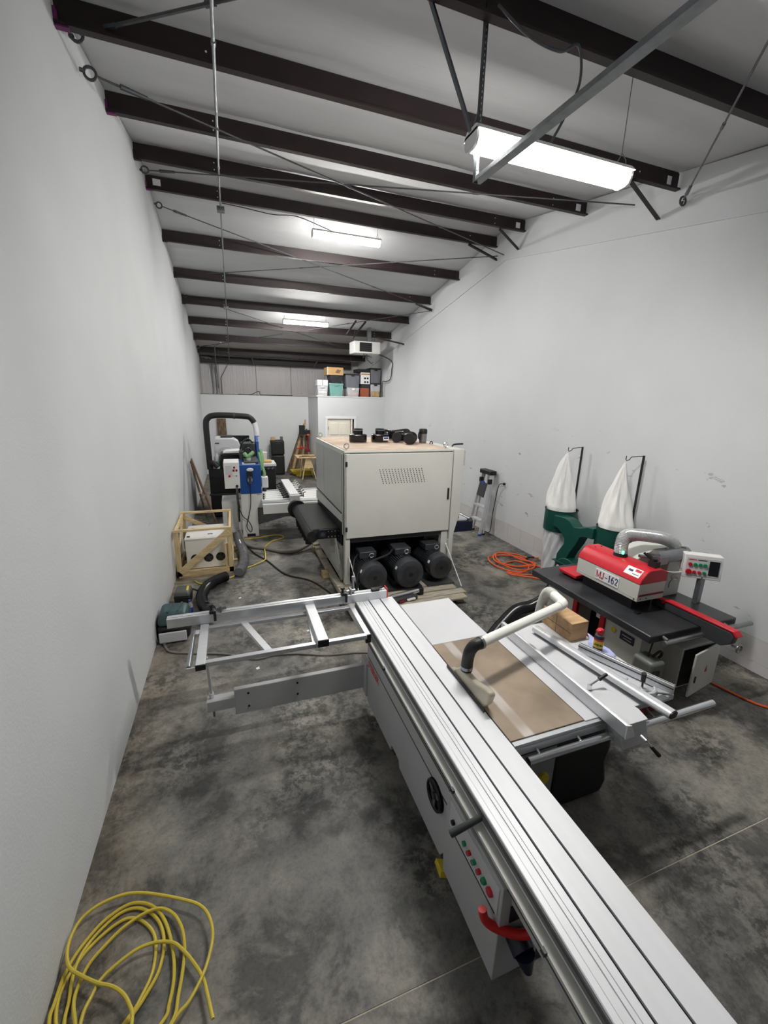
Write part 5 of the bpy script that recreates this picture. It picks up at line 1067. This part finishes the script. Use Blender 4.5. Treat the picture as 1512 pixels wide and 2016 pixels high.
# ------------------------------------------------------------------ orange extension cord coil
O = [[(6.33, 5.96), (6.135, 6.016), (6.035, 6.241), (5.851, 6.405), (5.704, 6.410), (5.560, 6.306), (5.447, 6.096), (5.464, 5.894), (5.530, 5.655), (5.653, 5.543), (5.860, 5.558), (6.040, 5.693), (6.089, 5.808), (5.97, 5.95), (5.926, 6.094), (5.881, 6.340), (5.70, 6.40), (5.55, 6.20), (5.50, 5.95), (5.62, 5.75), (5.85, 5.68)],
     [(6.049, 5.722), (6.053, 5.988), (5.991, 6.181), (5.786, 6.313), (5.592, 6.333), (5.454, 6.302), (5.345, 6.093), (5.340, 5.835), (5.437, 5.622), (5.56, 5.50), (5.75, 5.55), (5.9, 5.7)],
     [(5.95, 5.85), (5.863, 6.009), (5.722, 6.016), (5.568, 5.961), (5.53, 5.90), (5.604, 5.853), (5.759, 5.775), (5.976, 5.776), (6.098, 5.675), (6.12, 5.55)],
     [(6.0, 5.42), (5.80, 5.40), (5.55, 5.48), (5.40, 5.62), (5.38, 5.55), (5.543, 5.40), (5.751, 5.22), (5.763, 4.985), (5.70, 4.6), (5.66, 4.2)]]
P = []
for S, z in zip(O, (.05, .035, .02, .012)): P += [(x, y, z) for x, y in S]
oc = thing('extension_cord', 'orange extension cord coiled on the floor by the right wall', 'cord', (5.8, 5.8, 0))
part('lead', MB().tube(spl(P, 6), .014, 8), 'orange_cord', oc)
part('plug_end', MB().tube([(6.24, 5.98, .06), (6.12, 6.02, .06), (6.06, 5.96, .055)], .022, 8), 'black', oc)
solo('extension_cord', MB().tube(spl([(5.60, 3.3, .012), (5.66, 2.9, .012), (5.69, 2.52, .012), (5.73, 2.30, .012), (5.78, 2.10, .012), (5.85, 1.98, .012), (6.1, 1.7, .012), (6.3, 1.3, .012)], 8), .012, 8), 'orange_cord', 'orange cord running on the floor from under the rip saw to the right', 'cord')
# ================================================================== storage on top of the closet
ZC = 2.976
def tub(name, x0, x1, y0, y1, z0, z1, mt, lidm, nm, lid=.035, grp='storage on the closet'):
    t = thing(name, nm, 'tub', ((x0+x1)/2, (y0+y1)/2, z0), grp); k = .035
    part('body', MB().hexa([(x0+k, y0+k, z0+.001), (x1-k, y0+k, z0+.001), (x1-k, y1-k, z0+.001), (x0+k, y1-k, z0+.001)], [(x0+.012, y0+.012, z1-lid), (x1-.012, y0+.012, z1-lid), (x1-.012, y1-.012, z1-lid), (x0+.012, y1-.012, z1-lid)]), mt, t, .012)
    part('lid', MB().box(x0, x1, y0, y1, z1-lid, z1), lidm, t, .01)
    part('latch', MB().box((x0+x1)/2-.06, (x0+x1)/2+.06, y0-.012, y0+.004, z1-.09, z1-.01), lidm, t, .006)
    for x in (x0+.12, x1-.12): part('rib', MB().box(x-.008, x+.008, y0+.012, y0+.03, z0+.06, z1-.10), mt, t)
    return t
ya, yb = 15.22, 15.85
t = tub('storage_tub', 3.93, 4.33, ya, yb, ZC, 3.34, 'clear_tub', 'light_grey', 'clear storage tub at the left end of the closet top', .02)
for z in (3.08, 3.19): part('paper_stack', MB().box(3.99, 4.27, ya+.02, ya+.05, z, z+.05), 'label_white', t)
for x, nm in ((3.95, 'left of two small white boxes on the clear tub'), (4.15, 'right of two small white boxes on the clear tub')): solo('small_box', MB().box(x, x+.175, ya+.05, ya+.4, 3.341, 3.52), 'label_white', nm, 'box', 'small boxes', .006)
tub('storage_tub', 4.37, 4.885, ya, yb, ZC, 3.42, 'teal_tub', 'teal_tub', 'teal plastic storage tub on the closet', .06)
tub('storage_tub', 4.40, 4.87, ya, yb, 3.421, 3.70, 'dark_tub', 'dark_tub', 'dark charcoal tub between teal tub and carton', .03)
cb = solo('carton', MB().box(4.30, 4.88, ya+.0, yb, 3.702, 3.96), 'cardboard', 'tan carton on top of the charcoal tub', 'carton', bevel=.006)
part('print_mark', MB().prism([(4.58, 3.78), (4.72, 3.76), (4.80, 3.86), (4.66, 3.90), (4.62, 3.84)], 'y', ya-.002, ya+.001), 'brown_board', cb)
part('tape', MB().box(4.29, 4.33, ya-.002, ya+.003, 3.705, 3.96), 'clear_tub', cb)
t = tub('storage_tub', 5.02, 5.49, ya, yb, ZC, 3.285, 'clear_tub', 'label_white', 'clear tub with white lid and pinkish papers', .02)
part('paper_front', MB().box(5.08, 5.44, ya+.022, ya+.028, 3.03, 3.22), 'pink_paper', t)
tub('storage_tub', 4.965, 5.50, ya, yb, 3.286, 3.77, 'grey_tub', 'dark_tub', 'grey tub with dark lid on the pinkish-paper tub', .05)
solo('carton', MB().box(5.53, 5.85, ya, yb, ZC, 3.29), 'cardboard_red', 'reddish-brown carton at the bottom of the closet-top pile', 'carton', bevel=.006)
solo('small_box', MB().box(5.56, 5.85, ya, yb-.1, 3.291, 3.43), 'dark_tub', 'small dark box between reddish carton and printed box', 'box', bevel=.006)
pb2 = solo('printed_box', MB().box(5.54, 5.88, ya, yb-.1, 3.431, 3.83), 'label_white', 'white product box with dark pictures on the closet', 'box', bevel=.004)
part('print_band', MB().box(5.545, 5.875, ya-.003, ya+.001, 3.75, 3.80), 'cardboard', pb2)
for x, z in ((5.69, 3.63), (5.79, 3.63), (5.69, 3.50), (5.79, 3.50)): part('picture', MB().cyl((x, ya+.001, z), (x, ya-.003, z), .036, 10), 'ink_black', pb2)
solo('flat_bin', MB().box(5.42, 5.90, ya+.02, yb, 3.832, 3.95), 'black', 'flat black bin on the printed box', 'bin', bevel=.01)
t = tub('storage_tub', 5.905, 6.30, ya, yb, ZC, 3.47, 'clear_tub', 'dark_tub', 'greyish clear tub with cardboard inside, far right bottom', .04)
part('cardboard_inside', MB().box(5.95, 6.26, ya+.018, ya+.026, 3.0, 3.19), 'cardboard', t)
tub('storage_tub', 5.895, 6.31, ya, yb, 3.471, 4.0, 'grey_tub', 'black', 'grey tub with black lid, topmost at the right end', .05)
solo('offcut_board', MB().box(3.87, 4.10, 15.0, 15.12, 2.9755, 2.992), 'pine_x', 'short pale board at the left corner of the closet top', 'board')
# cables along the partition top
solo('loft_cable', MB().tube(spl([(1.3, 17.05, 2.966), (1.75, 17.05, 2.966), (1.95, 17.05, 3.06), (2.08, 17.05, 3.08), (2.12, 17.05, 2.97), (2.5, 17.05, 2.966), (3.3, 17.05, 2.966)], 6), .012, 6), 'black_cord', 'cable lying along the top of the partition', 'cable')
# ================================================================== far left machine
fm = thing('cabinet_machine', 'grey rounded machine on black base by the left wall', 'machine', (.8, 11.4, 0))
part('base', MB().box(.42, 1.15, 10.6, 12.0, .02, 1.20), 'black', fm, .02)
part('base_rail', MB().box(.40, 1.17, 10.56, 10.62, .55, .60), 'dark_grey', fm, .006)
part('upper_cabinet', MB().prism([(.55, 1.35), (.55, 1.80), (.60, 1.86), (1.02, 1.86), (1.13, 1.80), (1.20, 1.60), (1.20, 1.35)], 'y', 11.3, 12.0), 'light_grey', fm, .03)
part('cabinet_top', MB().box(.72, 1.0, 11.4, 11.8, 1.86, 1.90), 'dark_grey', fm, .006)
part('cabinet_badge', MB().box(.58, .68, 11.292, 11.30, 1.72, 1.75), 'dark_grey', fm)
part('hopper', MB().box(.70, 1.17, 10.55, 11.1, 1.20, 1.56), 'black_gloss', fm, .03)
part('hopper_cover', MB().prism([(.76, 1.565), (1.16, 1.565), (1.14, 1.63), (.82, 1.61)], 'y', 10.6, 11.05), 'label_white', fm, .008)
part('white_arc', MB().torus((.84, 11.1, 1.45), .22, .012, 'y', 20, 6, .6, 2.8), 'white_paint', fm)
part('side_shelf', MB().box(.40, .68, 10.6, 11.2, 1.20, 1.26), 'light_grey', fm, .006)
jg = thing('fluid_jug', 'translucent jug of teal fluid on the far left machine', 'jug', (.62, 10.72, 1.262))
part('jug_body', MB().lathe([(0, 1.262), (.065, 1.263), (.07, 1.28), (.07, 1.46), (.03, 1.52), (.03, 1.55), (0, 1.55)], (.62, 10.72, 0), n=18), 'clear_tub', jg)
part('fluid', MB().lathe([(.0705, 1.275), (.0712, 1.28), (.0712, 1.37), (.0705, 1.375)], (.62, 10.72, 0), n=18), 'teal_tub', jg)
mo = thing('monitor', 'black flat monitor behind the blue machine head', 'monitor', (1.22, 11.7, 1.2))
part('screen', MB().box(1.0, 1.42, 11.6, 11.63, 1.62, 1.90), 'screen_dark', mo, .006)
part('stand', MB().box(1.19, 1.24, 11.63, 11.66, 1.2, 1.75).box(1.08, 1.36, 11.56, 11.75, 1.2, 1.22), 'black', mo, .004)
solo('small_monitor', MB().box(1.20, 1.44, 11.25, 11.28, 1.52, 1.76).box(1.30, 1.34, 11.28, 11.31, 1.2, 1.6).box(1.30, 1.34, 11.28, 11.31, 0, 1.2), 'black_gloss', 'smaller black screen just left of the blue fin', 'monitor', bevel=.005)
# black cart with a white top
ct_ = thing('tool_cart', 'black cart with white top right of the blue machine head', 'cart', (1.75, 11.2, 0))
part('body', MB().box(1.50, 2.0, 10.95, 11.6, .0, 1.12), 'black', ct_, .01)
part('top', MB().box(1.48, 2.02, 10.92, 11.64, 1.17, 1.235), 'light_grey', ct_, .008)
part('tray', MB().box(1.50, 2.0, 10.94, 11.6, 1.12, 1.17), 'dark_grey', ct_)
for x in (1.60, 1.68, 1.80, 1.90): part('tool', MB().cyl((x, 10.93, 1.10), (x+.05, 10.93, 1.14), .022, 8), 'steel', ct_)
solo('carton', MB().box(1.68, 1.92, 11.1, 11.4, 1.236, 1.29), 'cardboard', 'flat carton on the black cart', 'carton', bevel=.004)
solo('plastic_bucket', MB().lathe([(0, 1.236), (.10, 1.237), (.125, 1.46), (.128, 1.462), (.122, 1.47), (0, 1.465)], (1.72, 11.5, 0), n=20), 'light_grey', 'pale bucket on the cart behind the green cable chain', 'bucket')
# overhead suction duct
od = thing('suction_duct', 'black suction duct bent like a gate over the far left machine', 'duct', (1.0, 10.6, 1.2))
part('riser', MB().tube(spl([(.46, 10.6, 1.20), (.45, 10.6, 1.8), (.45, 10.6, 2.25), (.50, 10.6, 2.38), (.62, 10.6, 2.44), (.9, 10.6, 2.45), (1.3, 10.6, 2.43), (1.43, 10.6, 2.40), (1.52, 10.6, 2.28)], 8), .068, 14), 'black', od)
part('clear_section', MB().hose([(1.515, 10.6, 2.30), (1.55, 10.55, 2.12), (1.56, 10.5, 1.96)], .062, .03, .08, 14), 'bag_plastic', od)
part('duct_joint', MB().cyl((1.05, 10.6, 2.443), (1.10, 10.6, 2.44), .073, 16), 'dark_grey', od)
part('lower_elbow', MB().tube(spl([(.46, 10.6, 1.24), (.52, 10.55, 1.36), (.64, 10.5, 1.26)], 5), .06, 10), 'black', od)
# ================================================================== against the partition
solo('tall_board', MB().hexa([(.52, 16.75, 0), (.82, 16.75, 0), (.82, 16.80, 0), (.52, 16.80, 0)], [(.49, 16.93, 2.08), (.80, 16.93, 2.08), (.80, 16.98, 2.08), (.49, 16.98, 2.08)]), 'dark_wood', 'tall dark board leaning on the partition behind the grey machine', 'board', bevel=.004)
fc = thing('filing_cabinet', 'black two-part cabinet standing against the partition', 'cabinet', (2.6, 16.6, 0))
part('upper_drum', MB().box(2.34, 2.84, 16.3, 16.8, .76, 1.31), 'black', fc, .05)
part('lower_drum', MB().box(2.36, 2.83, 16.3, 16.8, 0, .75), 'black', fc, .05)
part('handle', MB().box(2.50, 2.70, 16.285, 16.30, 1.18, 1.20), 'dark_grey', fc)
solo('small_carton', MB().box(2.36, 2.52, 16.4, 16.6, 1.312, 1.42), 'cardboard', 'little tan carton on the black cabinet', 'carton', bevel=.004)
solo('metal_tin', MB().lathe([(0, 1.312), (.055, 1.313), (.055, 1.44), (.05, 1.445), (0, 1.44)], (2.76, 16.5, 0), n=18), 'steel', 'metal tin on the black cabinet', 'tin')
random.seed(5)
for i, (xb, xt, yb_, zt, w, mt) in enumerate(((2.96, 3.58, 16.72, 1.62, .09, 'dark_wood'), (3.06, 3.62, 16.78, 1.72, .08, 'brown_board'), (3.16, 3.66, 16.7, 1.80, .09, 'pine_old'), (3.27, 3.70, 16.76, 1.85, .07, 'dark_wood'), (3.38, 3.72, 16.7, 1.90, .08, 'brown_board'), (3.50, 3.76, 16.74, 2.06, .07, 'pine_old'), (3.62, 3.80, 16.7, 1.70, .07, 'dark_wood'), (3.74, 3.84, 16.72, 1.55, .06, 'brown_board'))):
    o = ['first', 'second', 'third', 'fourth', 'fifth', 'sixth', 'seventh', 'eighth'][i]
    solo('timber_board', MB().beam((xb, yb_, .01), (xt, 16.95, zt), w, .022, (0, 1, 0)), mt, 'leaning timber board in the far corner, %s from the left' % o, 'board', 'timber leaning in the far corner', .003)
cl = thing('bar_clamp', 'black bar clamp hanging high among the leaning timber', 'clamp', (3.60, 16.62, 1.2))
part('jaw', MB().box(3.46, 3.68, 16.60, 16.66, 1.50, 1.86), 'black', cl, .01); part('bar', MB().box(3.56, 3.60, 16.62, 16.64, 1.0, 1.55), 'dark_grey', cl); part('grip', MB().cyl((3.50, 16.58, 1.45), (3.60, 16.58, 1.40), .03, 8), 'black', cl)
cl = thing('bar_clamp', 'red and black bar clamp hanging right among the leaning timber', 'clamp', (3.78, 16.60, .8))
part('jaw', MB().box(3.66, 3.88, 16.58, 16.64, 1.52, 1.68), 'black', cl, .01); part('bar', MB().box(3.78, 3.83, 16.60, 16.62, .85, 1.55), 'red_dark', cl); part('grip', MB().box(3.76, 3.85, 16.57, 16.62, 1.46, 1.53), 'orange_cord', cl, .008); part('lower_jaw', MB().box(3.68, 3.86, 16.58, 16.64, .82, .94), 'red_dark', cl, .01)
cl = thing('bar_clamp', 'orange clamp lying across the leaning timber', 'clamp', (3.52, 16.58, .95))
part('bar', MB().beam((3.36, 16.60, .97), (3.70, 16.60, 1.0), .02, .05), 'logo_red', cl, .006); part('grip', MB().box(3.48, 3.56, 16.56, 16.62, .98, 1.06), 'logo_red', cl, .01)
# saw horse with boards and a yellow tray
sh = thing('saw_horse', 'pine saw horse with plywood gussets before the closet corner', 'saw horse', (3.5, 15.3, 0))
part('top_board', MB().box(3.12, 3.86, 14.95, 15.75, .80, .835), 'pine_x', sh, .004)
for y in (15.05, 15.65):
    for s, xa, xb in ((-1, 3.45, 3.30), (1, 3.58, 3.80)): part('leg', MB().beam((xa, y, .80), (xb, y, .01), .035, .06, (0, 1, 0)), 'pine', sh, .003)
    part('gusset', MB().prism([(3.44, .80), (3.60, .80), (3.68, .45), (3.36, .45)], 'y', y-.035, y-.02), 'pine_x', sh)
part('shelf', MB().box(3.36, 3.70, 15.0, 15.7, .44, .46), 'pine_x', sh)
for i, (x, y, w, mt, nm) in enumerate(((3.22, 15.0, .30, 'dark_wood', 'dark offcut lying left on the saw horse'), (3.55, 15.05, .28, 'brown_board', 'brown offcut lying right on the saw horse'), (3.36, 15.3, .25, 'pine_old', 'pale offcut lying at the back on the saw horse'))):
    solo('wood_offcut', MB().beam((x, y, .85), (x+w, y+.12, .85), .10, .026), mt, nm, 'offcut', 'offcuts on the saw horse', .003)
solo('yellow_tray', MB().hexa([(3.10, 15.85, .08), (3.86, 15.85, .08), (3.86, 16.35, .08), (3.10, 16.35, .08)], [(3.02, 15.78, .20), (3.88, 15.78, .20), (3.88, 16.4, .20), (3.02, 16.4, .20)]).box(3.2, 3.8, 15.9, 16.3, 0, .08), 'yellow', 'shallow yellow tray on the floor behind the saw horse', 'tray', bevel=.01)
# planks leaning on the left wall
for a, b, w, mt, nm in (((.08, 10.45, 1.46), (.55, 9.75, .06), .13, 'brown_board', 'brown plank leaning on the left wall behind the crate'), ((.04, 10.75, 1.38), (.30, 10.5, .02), .10, 'dark_wood', 'dark narrow plank leaning on the left wall behind the brown one')):
    o = solo('leaning_plank', MB().beam(a, b, .025, w, (.35, -1, 0)), mt, nm, 'plank', None, .003)
    q = Vector(a).lerp(Vector(b), .55); part('screw_head', MB().box(q.x-.02, q.x+.02, q.y-.05, q.y-.02, q.z-.02, q.z+.02), 'pine', o)
